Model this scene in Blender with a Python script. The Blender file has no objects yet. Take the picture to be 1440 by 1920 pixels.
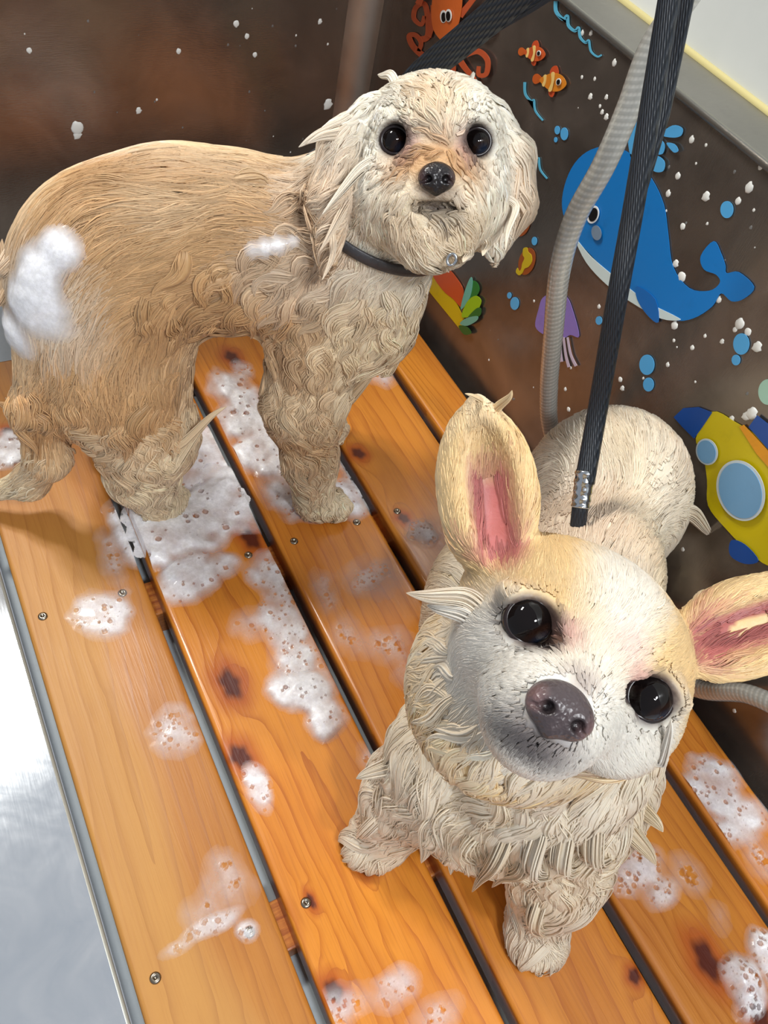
import bpy, bmesh, math, random
import numpy as np
from mathutils import Vector, Matrix
rng = np.random.default_rng(7); random.seed(7)
C = bpy.context.scene.collection
S = 0.09                       # one deck pitch (plank + gap) is 9 cm; all lengths below are in pitches
# ---------------------------------------------------------------- camera
FPX = 1562.43
RW = np.array([[0.8742953972830453, -0.44999027779887674, 0.1819788673889685],
               [-0.2590142428529793, -0.7495805155124267, -0.6091310801161132],
               [0.4105108771871702, 0.48542538113557127, -0.7719086857008448]])   # rows: right, down, forward
CAM = np.array([-0.05272307, -3.63363778, 5.83636288])
cd = bpy.data.cameras.new('camera'); cam = bpy.data.objects.new('camera', cd); C.objects.link(cam)
cd.sensor_fit = 'VERTICAL'; cd.sensor_height = 36; cd.lens = 36 * FPX / 1920
cd.clip_start = 0.01; cd.clip_end = 60
m = Matrix(((RW[0][0], -RW[1][0], -RW[2][0], CAM[0]*S), (RW[0][1], -RW[1][1], -RW[2][1], CAM[1]*S),
            (RW[0][2], -RW[1][2], -RW[2][2], CAM[2]*S), (0, 0, 0, 1)))
cam.matrix_world = m
sc = bpy.context.scene; sc.camera = cam
sc.view_settings.view_transform = 'Standard'; sc.view_settings.look = 'None'
sc.view_settings.gamma = 1; sc.view_settings.use_curve_mapping = False
sc.view_settings.exposure = -0.08
# ---------------------------------------------------------------- world and lamps
w = bpy.data.worlds.new('world'); sc.world = w; w.use_nodes = True
w.node_tree.nodes['Background'].inputs[0].default_value = (0.88, 0.92, 1.0, 1)
w.node_tree.nodes['Background'].inputs[1].default_value = 0.42
def lamp(name, loc, size, power, col, aim=(1.8, -0.8, 0)):
    d = bpy.data.lights.new(name, 'AREA'); d.shape = 'RECTANGLE'; d.size = size[0]*S; d.size_y = size[1]*S
    d.energy = power; d.color = col
    o = bpy.data.objects.new(name, d); C.objects.link(o); o.location = Vector(loc)*S
    o.rotation_euler = (Vector(aim)*S - o.location).to_track_quat('-Z', 'Y').to_euler(); return o
for lx, ly in ((-3.2, 7.0), (-1.2, 7.6)): lamp('ceiling_or_fill_lamp', (lx, ly, 15), (1.5, 1.5), 8.5, (1, 0.97, 0.91))
for lx, ly in ((13.5, -3.4), (9.0, -4.6)): lamp('ceiling_or_fill_lamp', (lx, ly, 15), (1.4, 1.4), 5, (1, 0.95, 0.88))
for lx, ly in ((0.0, -11.5), (3.4, -11.0)): lamp('ceiling_or_fill_lamp', (lx, ly, 15), (1.6, 1.6), 8.5, (0.96, 0.98, 1.0))  # unseen fill pair, added on the camera side to brighten faces and chests
# ---------------------------------------------------------------- helpers
def at(px, py, x=None, y=None, z=None, d=None):
    """point of the place seen at a pixel of the photograph, on the plane x, y or z (pitches)"""
    v = RW.T @ np.array([(px-720)/FPX, (py-960)/FPX, 1.0])
    t = d if d is not None else (x-CAM[0])/v[0] if x is not None else (y-CAM[1])/v[1] if y is not None else (z-CAM[2])/v[2]
    return CAM + v*t
def props(o, label=None, cat=None, group=None, kind=None):
    if label: o['label'] = label
    if cat: o['category'] = cat
    if group: o['group'] = group
    if kind: o['kind'] = kind
    return o
def empty(name, loc, label, cat, group=None):
    o = bpy.data.objects.new(name, None); C.objects.link(o); o.location = Vector(loc)*S; o.empty_display_size = 0.02
    return props(o, label, cat, group)
def mesh_obj(name, V, F, mat, parent=None, smooth=True, attrs=None, colors=None):
    """V in pitches, world space; F list of faces or (n,3|4) array"""
    me = bpy.data.meshes.new(name)
    V = np.asarray(V, dtype=np.float64)
    org = V.mean(0)
    if parent is not None: org = np.array(parent.matrix_basis.translation if parent.parent is None else (parent.matrix_basis.translation + parent.parent.matrix_basis.translation))/S
    elif len(V): org = np.array([V[:, 0].mean(), V[:, 1].mean(), V[:, 2].min()])
    L = (V-org)*S
    if isinstance(F, np.ndarray):
        n, k = F.shape
        me.vertices.add(len(L)); me.vertices.foreach_set('co', L.astype(np.float32).ravel())
        me.loops.add(n*k); me.loops.foreach_set('vertex_index', F.astype(np.int32).ravel())
        me.polygons.add(n); me.polygons.foreach_set('loop_start', np.arange(0, n*k, k, dtype=np.int32))
        me.update(calc_edges=True)
    else:
        me.from_pydata([tuple(v) for v in L], [], [tuple(int(i) for i in f) for f in F]); me.update()
    if smooth: me.polygons.foreach_set('use_smooth', np.ones(len(me.polygons), dtype=bool))
    if attrs:
        for k_, a in attrs.items():
            at_ = me.attributes.new(k_, 'FLOAT', 'POINT'); at_.data.foreach_set('value', np.asarray(a, dtype=np.float32))
    if colors is not None:
        ca = me.color_attributes.new('col', 'FLOAT_COLOR', 'POINT')
        c4 = np.ones((len(V), 4), dtype=np.float32); c4[:, :3] = colors; ca.data.foreach_set('color', c4.ravel())
    if mat: me.materials.append(mat)
    o = bpy.data.objects.new(name, me); C.objects.link(o)
    if parent is not None: o.parent = parent
    else: o.location = Vector(org)*S
    return o
def bevel(o, wd, seg=2):
    b = o.modifiers.new('bevel', 'BEVEL'); b.width = wd*S; b.segments = seg; b.limit_method = 'ANGLE'; return o
def box(lo, hi):
    (a, b, c), (d, e, f) = lo, hi
    V = [(a,b,c),(d,b,c),(d,e,c),(a,e,c),(a,b,f),(d,b,f),(d,e,f),(a,e,f)]
    return V, [(0,3,2,1),(4,5,6,7),(0,1,5,4),(1,2,6,5),(2,3,7,6),(3,0,4,7)]
def frames(P):
    T = np.gradient(P, axis=0); T /= np.linalg.norm(T, axis=1)[:, None]
    n = np.cross(T[0], (0.31, 0.2, 0.93)); n /= np.linalg.norm(n); N = [n]
    for i in range(1, len(P)):
        n = N[-1]-T[i]*(N[-1] @ T[i]); n /= np.linalg.norm(n); N.append(n)
    N = np.array(N); return T, N, np.cross(T, N)
def spline(pts, n=24, closed=False):
    """Catmull-Rom through pts"""
    P = np.asarray(pts, float); m_ = len(P)
    segs = m_ if closed else m_-1
    out = []
    for i in range(segs):
        if closed: a, b, c, d = P[(i-1) % m_], P[i], P[(i+1) % m_], P[(i+2) % m_]
        else: a, b, c, d = P[max(i-1, 0)], P[i], P[i+1], P[min(i+2, m_-1)]
        t = np.linspace(0, 1, n, endpoint=False)[:, None]
        out.append(0.5*((2*b)+(-a+c)*t+(2*a-5*b+4*c-d)*t**2+(-a+3*b-3*c+d)*t**3))
    if not closed: out.append(P[-1:])
    return np.vstack(out)
def tube(P, r, k=16, flat=1.0, cap=True, up=None):
    P = np.asarray(P, float); r = np.broadcast_to(np.asarray(r, float), (len(P),))
    T, N, B = frames(P)
    if up is not None:
        B = np.cross(T, np.asarray(up, float)); B /= np.linalg.norm(B, axis=1)[:, None]; N = np.cross(B, T)
    th = np.linspace(0, 2*np.pi, k, endpoint=False)
    V = (P[:, None]+r[:, None, None]*(np.cos(th)[None, :, None]*B[:, None]+flat*np.sin(th)[None, :, None]*N[:, None])).reshape(-1, 3)
    F = []
    for i in range(len(P)-1):
        for j in range(k):
            F.append((i*k+j, i*k+(j+1) % k, (i+1)*k+(j+1) % k, (i+1)*k+j))
    if cap: F.append(tuple(range(k))[::-1]); F.append(tuple(range((len(P)-1)*k, len(P)*k)))
    return V, F
# ---------------------------------------------------------------- materials
def srgb(r, g, b):
    f = lambda c: c/12.92 if c <= 0.04045 else ((c+0.055)/1.055)**2.4
    return (f(r/255), f(g/255), f(b/255))
class Mat:
    def __init__(self, name, base=(.5,.5,.5), rough=.5, metal=0., spec=.5, **kw):
        self.m = bpy.data.materials.new(name); self.m.use_nodes = True; self.nt = self.m.node_tree
        self.b = self.nt.nodes['Principled BSDF']; self.out = self.nt.nodes['Material Output']
        self.set('Base Color', (*base, 1)); self.set('Roughness', rough); self.set('Metallic', metal); self.set('Specular IOR Level', spec)
        for k, v in kw.items(): self.set(k.replace('_', ' '), v)
    def set(self, k, v):
        if isinstance(v, bpy.types.NodeSocket): self.nt.links.new(v, self.b.inputs[k])
        else: self.b.inputs[k].default_value = v
    def n(self, t, **kw):
        x = self.nt.nodes.new(t)
        for k, v in kw.items():
            if k.startswith('i_'):
                key = k[2:].replace('_', ' '); key = int(key) if key.isdigit() else key
                if isinstance(v, bpy.types.NodeSocket): self.nt.links.new(v, x.inputs[key])
                else: x.inputs[key].default_value = v
            else: setattr(x, k, v)
        return x
    def math(self, op, a, b=0.0, c=0.0, clamp=False):
        x = self.n('ShaderNodeMath', operation=op, use_clamp=clamp)
        for i, v in enumerate((a, b, c)):
            if isinstance(v, bpy.types.NodeSocket): self.nt.links.new(v, x.inputs[i])
            else: x.inputs[i].default_value = v
        return x.outputs[0]
    def mix(self, f, a, b, mode='MIX'):
        x = self.n('ShaderNodeMix', data_type='RGBA', blend_type=mode)
        for i, v in ((0, f), (6, a), (7, b)):
            if isinstance(v, bpy.types.NodeSocket): self.nt.links.new(v, x.inputs[i])
            else: x.inputs[i].default_value = v if i == 0 else (*v, 1)
        return x.outputs[2]
    def attr(self, name, out='Fac'): return self.n('ShaderNodeAttribute', attribute_name=name).outputs[out]
    def coord(self, scale=(1,1,1), src='Object'):
        t = self.n('ShaderNodeTexCoord'); mp = self.n('ShaderNodeMapping'); self.nt.links.new(t.outputs[src], mp.inputs[0])
        mp.inputs['Scale'].default_value = tuple(s/S for s in scale); return mp.outputs[0]
    def noise(self, vec, scale=5, detail=4, rough=.5, out='Fac', dist=0.):
        return self.n('ShaderNodeTexNoise', i_Vector=vec, i_Scale=scale, i_Detail=detail, i_Roughness=rough, i_Distortion=dist).outputs[out]
    def ramp(self, f, stops):
        x = self.n('ShaderNodeValToRGB', i_Fac=f); cr = x.color_ramp
        while len(cr.elements) < len(stops): cr.elements.new(0.5)
        for e, (p, c) in zip(cr.elements, stops): e.position = p; e.color = (*c, 1) if len(c) == 3 else c
        return x.outputs[0]
    def rng(self, f, a, b, c=0., d=1.): return self.n('ShaderNodeMapRange', i_Value=f, **{'i_1': a, 'i_2': b, 'i_3': c, 'i_4': d}).outputs[0]
    def bump(self, h, strength=.3, dist=.02):
        self.set('Normal', self.n('ShaderNodeBump', i_Strength=strength, i_Distance=dist*S, i_Height=h).outputs[0])
def steel(name, base, r0, r1, stretch=(1, 1, 1), stain=0.5, spots=True):
    M = Mat(name, base, .3, 1.0)
    v = M.coord(stretch); v1 = M.coord((1, 1, 1))
    n1 = M.noise(v, 14, 5, .6); n2 = M.noise(v1, 1.3, 4, .6, dist=.6); n3 = M.noise(v1, 6, 5, .7)
    c = M.mix(M.rng(n2, .35, .7), tuple(b*(1-stain) for b in base), base)
    c = M.mix(M.rng(n3, .55, .8, 0, .25), c, tuple(b*.5 for b in base))
    M.set('Base Color', c)
    M.set('Roughness', M.math('ADD', M.rng(n2, .3, .7, r0, r1), M.rng(n1, .3, .7, 0, .05)))
    M.bump(M.math('ADD', n1, M.math('MULTIPLY', n2, .6)), .06, .03)
    return M.m
m_steel_back = steel('dull steel', srgb(158, 142, 128), .05, .14, (1, 1, 8), .35)
m_steel_right = steel('dull steel side', srgb(146, 136, 127), .10, .24, (1, 8, 1), .4)
for m_ in (m_steel_back, m_steel_right): m_.node_tree.nodes['Principled BSDF'].inputs['Metallic'].default_value = .78
m_steel_floor = steel('wet steel floor', srgb(214, 226, 234), .35, .5, (1, 6, 1), .1); m_steel_floor.node_tree.nodes['Principled BSDF'].inputs['Metallic'].default_value = .0
# bright satin ledge, finely scratched
M = Mat('satin steel ledge', srgb(176, 184, 192), .2, .85)
v = M.coord((1, 1, 1)); n = M.noise(v, 2.2, 5, .6, dist=1.2); n2 = M.noise(M.coord((18, 1.2, 1)), 5, 3, .6)
M.set('Roughness', M.math('ADD', M.rng(n, .3, .7, .06, .11), M.rng(n2, .4, .8, 0, .02)))
M.set('Base Color', M.mix(M.rng(n, .3, .7), srgb(222, 229, 236), srgb(238, 242, 246))); M.bump(n2, .015, .02); m_ledge = M.m
m_edge = Mat('worn steel edge', srgb(205, 208, 200), .35, .6).m
m_flange = steel('grey steel flange', srgb(158, 156, 150), .38, .5, (1, 6, 1), .1)
m_rimline = Mat('bright folded edge', srgb(170, 170, 165), .3, .9).m
M = Mat('white painted wall', srgb(214, 218, 214), .35); v = M.coord()
M.set('Base Color', M.mix(M.rng(M.noise(v, .8, 4), .35, .65), srgb(206, 210, 206), srgb(220, 223, 219))); m_wallwhite = M.m
m_caulk = Mat('yellowed sealant', srgb(214, 202, 142), .4).m
# ---------------------------------------------------------------- the setting
XW, YW, ZR, ZF = 4.74, 4.58, 3.59, -0.5
def panel(name, lo, hi, mat, bev=0.0):
    V, F = box(lo, hi); o = mesh_obj(name, V, F, mat, smooth=False); o['kind'] = 'structure'
    if bev: bevel(o, bev, 3)
    return o
panel('floor', (-0.12, -14, ZF-.1), (XW, YW, ZF), m_steel_floor)
panel('wall_back', (-9, YW, ZF-.1), (XW+.5, YW+.12, 7.0), m_steel_back)
panel('wall_right', (XW, -14, ZF-.1), (XW+.10, YW, ZR-.02), m_steel_right)
o = panel('trim_1', (XW-.02, -14, ZR-.03), (5.26, YW, ZR), m_flange, .012)
V, F = tube([(XW-.01, -14, ZR-.015), (XW-.01, YW, ZR-.015)], .028, 10); mesh_obj('trim_2', V, F, m_rimline)['kind'] = 'structure'
V, F = tube([(5.25, -14, ZR+.005), (5.25, YW, ZR+.005)], .03, 10); mesh_obj('trim_3', V, F, m_caulk)['kind'] = 'structure'
panel('wall_upper_right', (5.26, -14, ZR-.3), (5.4, YW+.1, 14), m_wallwhite)
# rounded weld cove in the corner of the tub
th = np.linspace(0, np.pi/2, 9); r = .26
V = []
for z in np.linspace(ZF, ZR, 12): V += [(XW-r+r*math.sin(t)*1.0, YW-r+r*math.cos(t), z) for t in th]
V = np.array(V); F = np.array([(i*9+j, i*9+j+1, (i+1)*9+j+1, (i+1)*9+j) for i in range(11) for j in range(8)])
mesh_obj('trim_4', V, F, steel('corner cove steel', srgb(196, 180, 166), .35, .5, (1, 1, 6), .15))['kind'] = 'structure'
# front ledge at deck height with a folded bright edge
panel('trim_5', (-9, -14, -.06), (-.145, 3.3, -.02), m_ledge)
V, F = tube([(-.145, -14, -.045), (-.145, 3.3, -.045)], .024, 12); mesh_obj('trim_6', V, F, m_edge)['kind'] = 'structure'
panel('wall_front', (-.24, -14, ZF-.1), (-.145, 3.3, -.06), m_steel_back)
panel('wall_left', (-.24, 3.3, ZF-.1), (-.14, YW, .4), m_steel_back)
# ---------------------------------------------------------------- slatted deck
M = Mat('wet varnished cedar', (.5,.3,.1), .3)
g = M.attr('grain'); kn = M.attr('knot'); wet = M.attr('wet'); tone = M.attr('tone')
v = M.coord((9, .55, 9)); v2 = M.coord((1, .35, 1)); v3 = M.coord((30, .8, 30))
f1 = M.noise(v, 2.2, 6, .6); f2 = M.noise(v2, 1.6, 4, .55, dist=.5); f3 = M.noise(v3, 2, 4, .6)
gg = M.math('ADD', g, M.math('MULTIPLY', f2, 1.6))
ring = M.math('FRACT', gg); late = M.rng(ring, .45, 1.0); late = M.math('POWER', late, 2.5)
late = M.math('MULTIPLY', late, M.rng(f1, .3, .7, .45, 1))
light = M.mix(tone, srgb(230, 164, 64), srgb(186, 134, 66)); dark = M.mix(tone, srgb(172, 94, 30), srgb(146, 94, 42))
c = M.mix(M.rng(f2, .3, .7), light, M.mix(.5, light, dark)); c = M.mix(M.math('MULTIPLY', late, .85), c, dark)
c = M.mix(M.rng(f3, .5, .75, 0, .35), c, srgb(150, 84, 34))
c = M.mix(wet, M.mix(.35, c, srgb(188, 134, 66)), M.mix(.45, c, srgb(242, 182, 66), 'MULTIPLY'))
c = M.mix(M.rng(kn, .0, .6, 0, .8), c, srgb(168, 76, 18)); c = M.mix(M.rng(kn, .62, .9), c, srgb(84, 30, 14))
M.set('Base Color', c)
M.set('Roughness', M.math('ADD', M.math('SUBTRACT', .48, M.math('MULTIPLY', wet, .16)), M.rng(f1, .3, .7, -.03, .05)))
M.set('Coat Weight', M.math('MULTIPLY', wet, .25)); M.set('Coat Roughness', .12)
M.bump(M.math('ADD', M.math('MULTIPLY', late, .6), M.math('MULTIPLY', f3, .6)), .18, .015)
m_wood = M.m
M = Mat('cedar beam', srgb(190, 110, 50), .4); v = M.coord((.6, 6, 6)); n_ = M.noise(v, 5, 5, .6)
M.set('Base Color', M.mix(M.rng(n_, .35, .65), srgb(205, 130, 55), srgb(150, 72, 30))); m_beam = M.m
m_screw = Mat('screw steel', srgb(150, 140, 125), .25, 1.0).m

SLATS = [(-.05, .8615, 0), (.941, 1.9267, 1), (2.0135, 2.9365, 2), (3.03, 3.9878, 3), (4.085, 4.5939, 4)]
Y0, Y1 = -6.2, 2.84
KNOTS = [  # pixel, radius, aspect along the slat
    (432, 1283, .095, 1.5), (450, 1418, .085, 1.3), (688, 1626, .055, 1.2), (626, 1858, .06, 1.4), (672, 850, .07, 1.2),
    (757, 972, .06, 1.2), (852, 1092, .06, 1.1), (1325, 1800, .10, 1.5), (1190, 1830, .05, 1.2), (470, 1010, .09, 1.5),
    (15, 808, .05, 1.2), (1425, 1905, .09, 1.3), (435, 670, .08, 1.4), (583, 1690, .03, 2.0), (930, 1520, .08, 1.4), (1320, 2050, .08, 1.4)]
KN = [(*at(a, b, z=0)[:2], r, s) for a, b, r, s in KNOTS]
deck = empty('wooden_deck', (2.3, -1.7, ZF), 'wet orange slatted wooden floor grid under both dogs, its slats running along the tub', 'slatted deck')
def smooth_noise(x, y, seed):
    r_ = np.random.default_rng(seed); o_ = np.zeros_like(x)
    for k in range(14):
        a, b = r_.normal(size=2); p = r_.uniform(0, 6.28); fr = .5*1.25**k
        o_ += np.sin(fr*(a*x+b*y)+p)/1.18**k
    return o_/3
def slat(x0, x1, idx):
    nx, ny = 44, 760; T = .2; r = .035
    # cross-section with rounded arrises
    prof = [(x0+r*(1-math.sin(a)), -r*(1-math.cos(a))) for a in np.linspace(np.pi/2, 0, 5)][::1]
    us = [(x0, -T), (x0, -r)] + [(x0+r*(1-math.cos(a)), -r*(1-math.sin(a))) for a in np.linspace(.3, np.pi/2, 4)]
    us += [(x, 0.) for x in np.linspace(x0+r, x1-r, nx)[1:-1]]
    us += [(x1-r*(1-math.cos(a)), -r*(1-math.sin(a))) for a in np.linspace(np.pi/2, .3, 4)] + [(x1, -r), (x1, -T)]
    us = np.array(us); K = len(us)
    ys = np.linspace(Y0, Y1, ny)
    X = np.tile(us[:, 0], (ny, 1)); Z = np.tile(us[:, 1], (ny, 1)); Y = np.repeat(ys[:, None], K, 1)
    u = (X-x0)/(x1-x0); off = 3.7*idx
    # the rings of a plain-sawn board: cathedral arches in the middle, straight grain at the sides
    cx = .5+.22*np.sin(Y*.35+off)
    g = (np.abs(u-cx)**1.25*9 + .25*Y*(1 if idx % 2 else -1)*np.exp(-((u-cx)/.35)**2) + smooth_noise(X*1.5, Y*.35, idx)*.8)
    kn = np.zeros_like(X)
    for (kx, ky, kr, ks) in KN:
        if not (x0-.1 < kx < x1+.1): continue
        dx, dy = (X-kx)/kr, (Y-ky)/(kr*ks); d = np.sqrt(dx**2+dy**2)
        kn = np.maximum(kn, np.clip((1.2-d*.55+.05*np.sin(2*np.arctan2(dy, dx)+kx*9)+.05*np.sin(5*np.arctan2(dy, dx)+ky*5)), 0, 1))
        far = np.exp(-(((X-kx)/(kr*2.6))**2+((Y-ky)/(kr*4.6))**2)); g += far*(1.5*np.sqrt(((X-kx)/(kr*1.3))**2+((Y-ky)/(kr*2.6))**2)-2.4)
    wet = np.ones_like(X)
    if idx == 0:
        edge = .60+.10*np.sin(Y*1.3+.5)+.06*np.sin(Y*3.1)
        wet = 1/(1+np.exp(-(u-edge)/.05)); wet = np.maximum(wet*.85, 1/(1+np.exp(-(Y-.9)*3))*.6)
    V = np.stack([X, Y, Z+.004*smooth_noise(X*4, Y*1.5, 9+idx)*(Z > -.05)], -1).reshape(-1, 3)
    I = np.arange(ny*K).reshape(ny, K)
    F = np.stack([I[:-1, :-1], I[:-1, 1:], I[1:, 1:], I[1:, :-1]], -1).reshape(-1, 4)
    B = np.stack([I[:-1, -1], I[:-1, 0], I[1:, 0], I[1:, -1]], -1)
    F = np.vstack([F, B]); F = [tuple(f) for f in F] + [tuple(I[0][::-1]), tuple(I[-1])]
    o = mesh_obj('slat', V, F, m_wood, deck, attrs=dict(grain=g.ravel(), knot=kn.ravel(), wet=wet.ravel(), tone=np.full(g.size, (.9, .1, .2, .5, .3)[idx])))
    return o
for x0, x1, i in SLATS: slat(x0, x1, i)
for y in (-5.4, -2.7, 0.0, 2.62):
    V, F = box((.02, y-.165, ZF), (4.56, y+.165, -.2)); bevel(mesh_obj('crossbeam', V, F, m_beam, deck, smooth=False), .015)
def screw(x, y):
    n = 20; th = np.linspace(0, 2*np.pi, n, endpoint=False); V = []; F = []
    for (r, z) in ((.036, -.004), (.035, .004), (.026, .011), (.012, .013), (.010, .004)):
        V += [(x+r*math.cos(t), y+r*math.sin(t), z) for t in th]
    for i in range(4): F += [(i*n+j, i*n+(j+1) % n, (i+1)*n+(j+1) % n, (i+1)*n+j) for j in range(n)]
    F.append(tuple(range(4*n, 5*n))); mesh_obj('screw', V, F, m_screw, deck)
for y in (-5.4, -2.69, 0.0, 2.62):
    for x0, x1, i in SLATS:
        for f in ((.14, .80) if i < 4 else (.3,)):
            screw(x0+(x1-x0)*f + .01*math.sin(7*x0+y), y+.015*math.sin(13*x0+f*9))
# ---------------------------------------------------------------- implicit-surface modelling
def rotm(ax, deg):
    return np.array(Matrix.Rotation(math.radians(deg), 3, Vector(ax)))
class Sdf:
    """smooth union / carving of tapered capsules and ellipsoids"""
    def __init__(self): self.p = []
    def cap(self, a, b, ra, rb, k=.12, sub=False): self.p.append(('c', np.array(a, float), np.array(b, float), ra, rb, k, sub)); return self
    def chain(self, pts, rs, k=.12):
        for i in range(len(pts)-1): self.cap(pts[i], pts[i+1], rs[i], rs[i+1], k)
        return self
    def ell(self, c, r, R=None, k=.12, sub=False): self.p.append(('e', np.array(c, float), np.array(r, float), np.eye(3) if R is None else np.asarray(R), 0, k, sub)); return self
    def __call__(self, P):
        d = np.full(len(P), 9.0)
        for q in self.p:
            if q[0] == 'c':
                a, b, ra, rb = q[1:5]; ab = b-a; t = np.clip(((P-a) @ ab)/(ab @ ab+1e-12), 0, 1)
                e = np.linalg.norm(P-a-t[:, None]*ab, axis=1)-(ra+(rb-ra)*t)
            else:
                c, r, R = q[1:4]; L = (P-c) @ R      # columns of R: local axes
                k0 = np.linalg.norm(L/r, axis=1); k1 = np.linalg.norm(L/r**2, axis=1)+1e-9
                e = k0*(k0-1)/k1
            k = q[5]
            if q[6]:
                h = np.clip(.5-.5*(d+e)/k, 0, 1); d = d*(1-h)-e*h+k*h*(1-h)
            else:
                h = np.clip(.5+.5*(d-e)/k, 0, 1); d = d*(1-h)+e*h-k*h*(1-h)
        return d
    def grad(self, P, e=.004):
        g = np.stack([self(P+np.eye(3)[i]*e)-self(P-np.eye(3)[i]*e) for i in range(3)], 1)
        return g/(np.linalg.norm(g, axis=1)[:, None]+1e-9)
def surface_net(f, lo, hi, h):
    lo = np.array(lo, float); n = np.ceil((np.array(hi)-lo)/h).astype(int)+1
    cs = 4; nc = np.ceil(n/cs).astype(int)+1
    ax = [lo[i]+np.arange(nc[i])*cs*h for i in range(3)]
    G = np.stack(np.meshgrid(*ax, indexing='ij'), -1).reshape(-1, 3)
    fc = f(G).reshape(nc)
    near = np.abs(fc) < cs*h*2.2
    N = (nc-1)*cs+1
    D = np.repeat(np.repeat(np.repeat(fc, cs, 0), cs, 1), cs, 2)[:N[0], :N[1], :N[2]]
    nr = np.repeat(np.repeat(np.repeat(near, cs, 0), cs, 1), cs, 2)[:N[0], :N[1], :N[2]]
    # widen to neighbours
    for a in range(3):
        nr = nr | np.roll(nr, cs, a) | np.roll(nr, -cs, a)
    idx = np.argwhere(nr); D = D.copy(); D[nr] = f(lo+idx*h)
    ins = D < 0
    c8 = [ins[i:N[0]-1+i, j:N[1]-1+j, k:N[2]-1+k] for i in (0, 1) for j in (0, 1) for k in (0, 1)]
    s = sum(c.astype(int) for c in c8); act = (s > 0) & (s < 8)
    cid = -np.ones(act.shape, int); cells = np.argwhere(act); cid[act] = np.arange(len(cells))
    acc = np.zeros((len(cells), 3)); cnt = np.zeros(len(cells))
    ci, cj, ck = cells.T
    for a in range(3):
        o1, o2 = [b for b in range(3) if b != a]
        for u in (0, 1):
            for v in (0, 1):
                p0 = cells.copy(); p0[:, o1] += u; p0[:, o2] += v; p1 = p0.copy(); p1[:, a] += 1
                d0 = D[tuple(p0.T)]; d1 = D[tuple(p1.T)]; m_ = (d0 < 0) != (d1 < 0)
                t = np.where(m_, d0/(d0-d1+1e-12), 0); q = p0+0.0; q[:, a] += t
                acc[m_] += q[m_]; cnt[m_] += 1
    V = lo+acc/np.maximum(cnt, 1)[:, None]*h
    F = []
    for a in range(3):
        o1, o2 = [(1, 2), (2, 0), (0, 1)][a]
        sl0 = [slice(None)]*3; sl1 = [slice(None)]*3; sl0[a] = slice(0, N[a]-1); sl1[a] = slice(1, N[a])
        A = ins[tuple(sl0)]; B = ins[tuple(sl1)]
        E = np.argwhere(A != B); E = E[(E[:, o1] > 0) & (E[:, o2] > 0) & (E[:, o1] < N[o1]-1) & (E[:, o2] < N[o2]-1)]
        fl = A[tuple(E.T)]
        q = []
        for du, dv in ((-1, -1), (0, -1), (0, 0), (-1, 0)):
            c = E.copy(); c[:, o1] += du; c[:, o2] += dv; q.append(cid[tuple(c.T)])
        q = np.stack(q, 1); q[~fl] = q[~fl][:, ::-1]; F.append(q)
    F = np.vstack(F); F = F[(F >= 0).all(1)]
    return V, F
def project_to(f, V, it=2):
    for _ in range(it):
        d = f(V); g = f.grad(V); V = V-g*np.clip(d, -.05, .05)[:, None]
    return V
def sample_surface(V, F, n, rg):
    a, b, c, d = (V[F[:, i]] for i in range(4))
    ar = .5*(np.linalg.norm(np.cross(b-a, c-a), axis=1)+np.linalg.norm(np.cross(c-a, d-a), axis=1))
    i = rg.choice(len(F), n, p=ar/ar.sum()); u, v = rg.random((2, n, 1))
    q = V[F[i]]
    return (q[:, 0]*(1-u)+q[:, 1]*u)*(1-v)+(q[:, 3]*(1-u)+q[:, 2]*u)*v
class Flow:
    """coat direction blended from combing strokes [(from, to, reach)]"""
    def __init__(self, strokes):
        self.a = np.array([s[0] for s in strokes], float); b = np.array([s[1] for s in strokes], float)
        self.d = b-self.a; self.d /= np.linalg.norm(self.d, axis=1)[:, None]; self.c = (self.a+b)/2; self.r = np.array([s[2] if len(s) > 2 else .3 for s in strokes])
    def __call__(self, P):
        d2 = ((P[:, None]-self.c[None])**2).sum(-1); w_ = 1/(d2/self.r**2+.02)**2
        v = (w_[..., None]*self.d[None]).sum(1); return v/(np.linalg.norm(v, axis=1)[:, None]+1e-9)
def noise3(P, fr, seed, octv=3):
    r_ = np.random.default_rng(seed); o_ = np.zeros(len(P))
    for k in range(octv):
        for _ in range(4):
            a = r_.normal(size=3); a /= np.linalg.norm(a)+1e-9; o_ += np.sin(P @ a*fr*(1.9**k)*r_.uniform(.7, 1.3)+r_.uniform(0, 6.28)+1.5*np.sin(P @ r_.normal(size=3)*fr*.6))/1.7**k
    return o_/4
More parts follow.
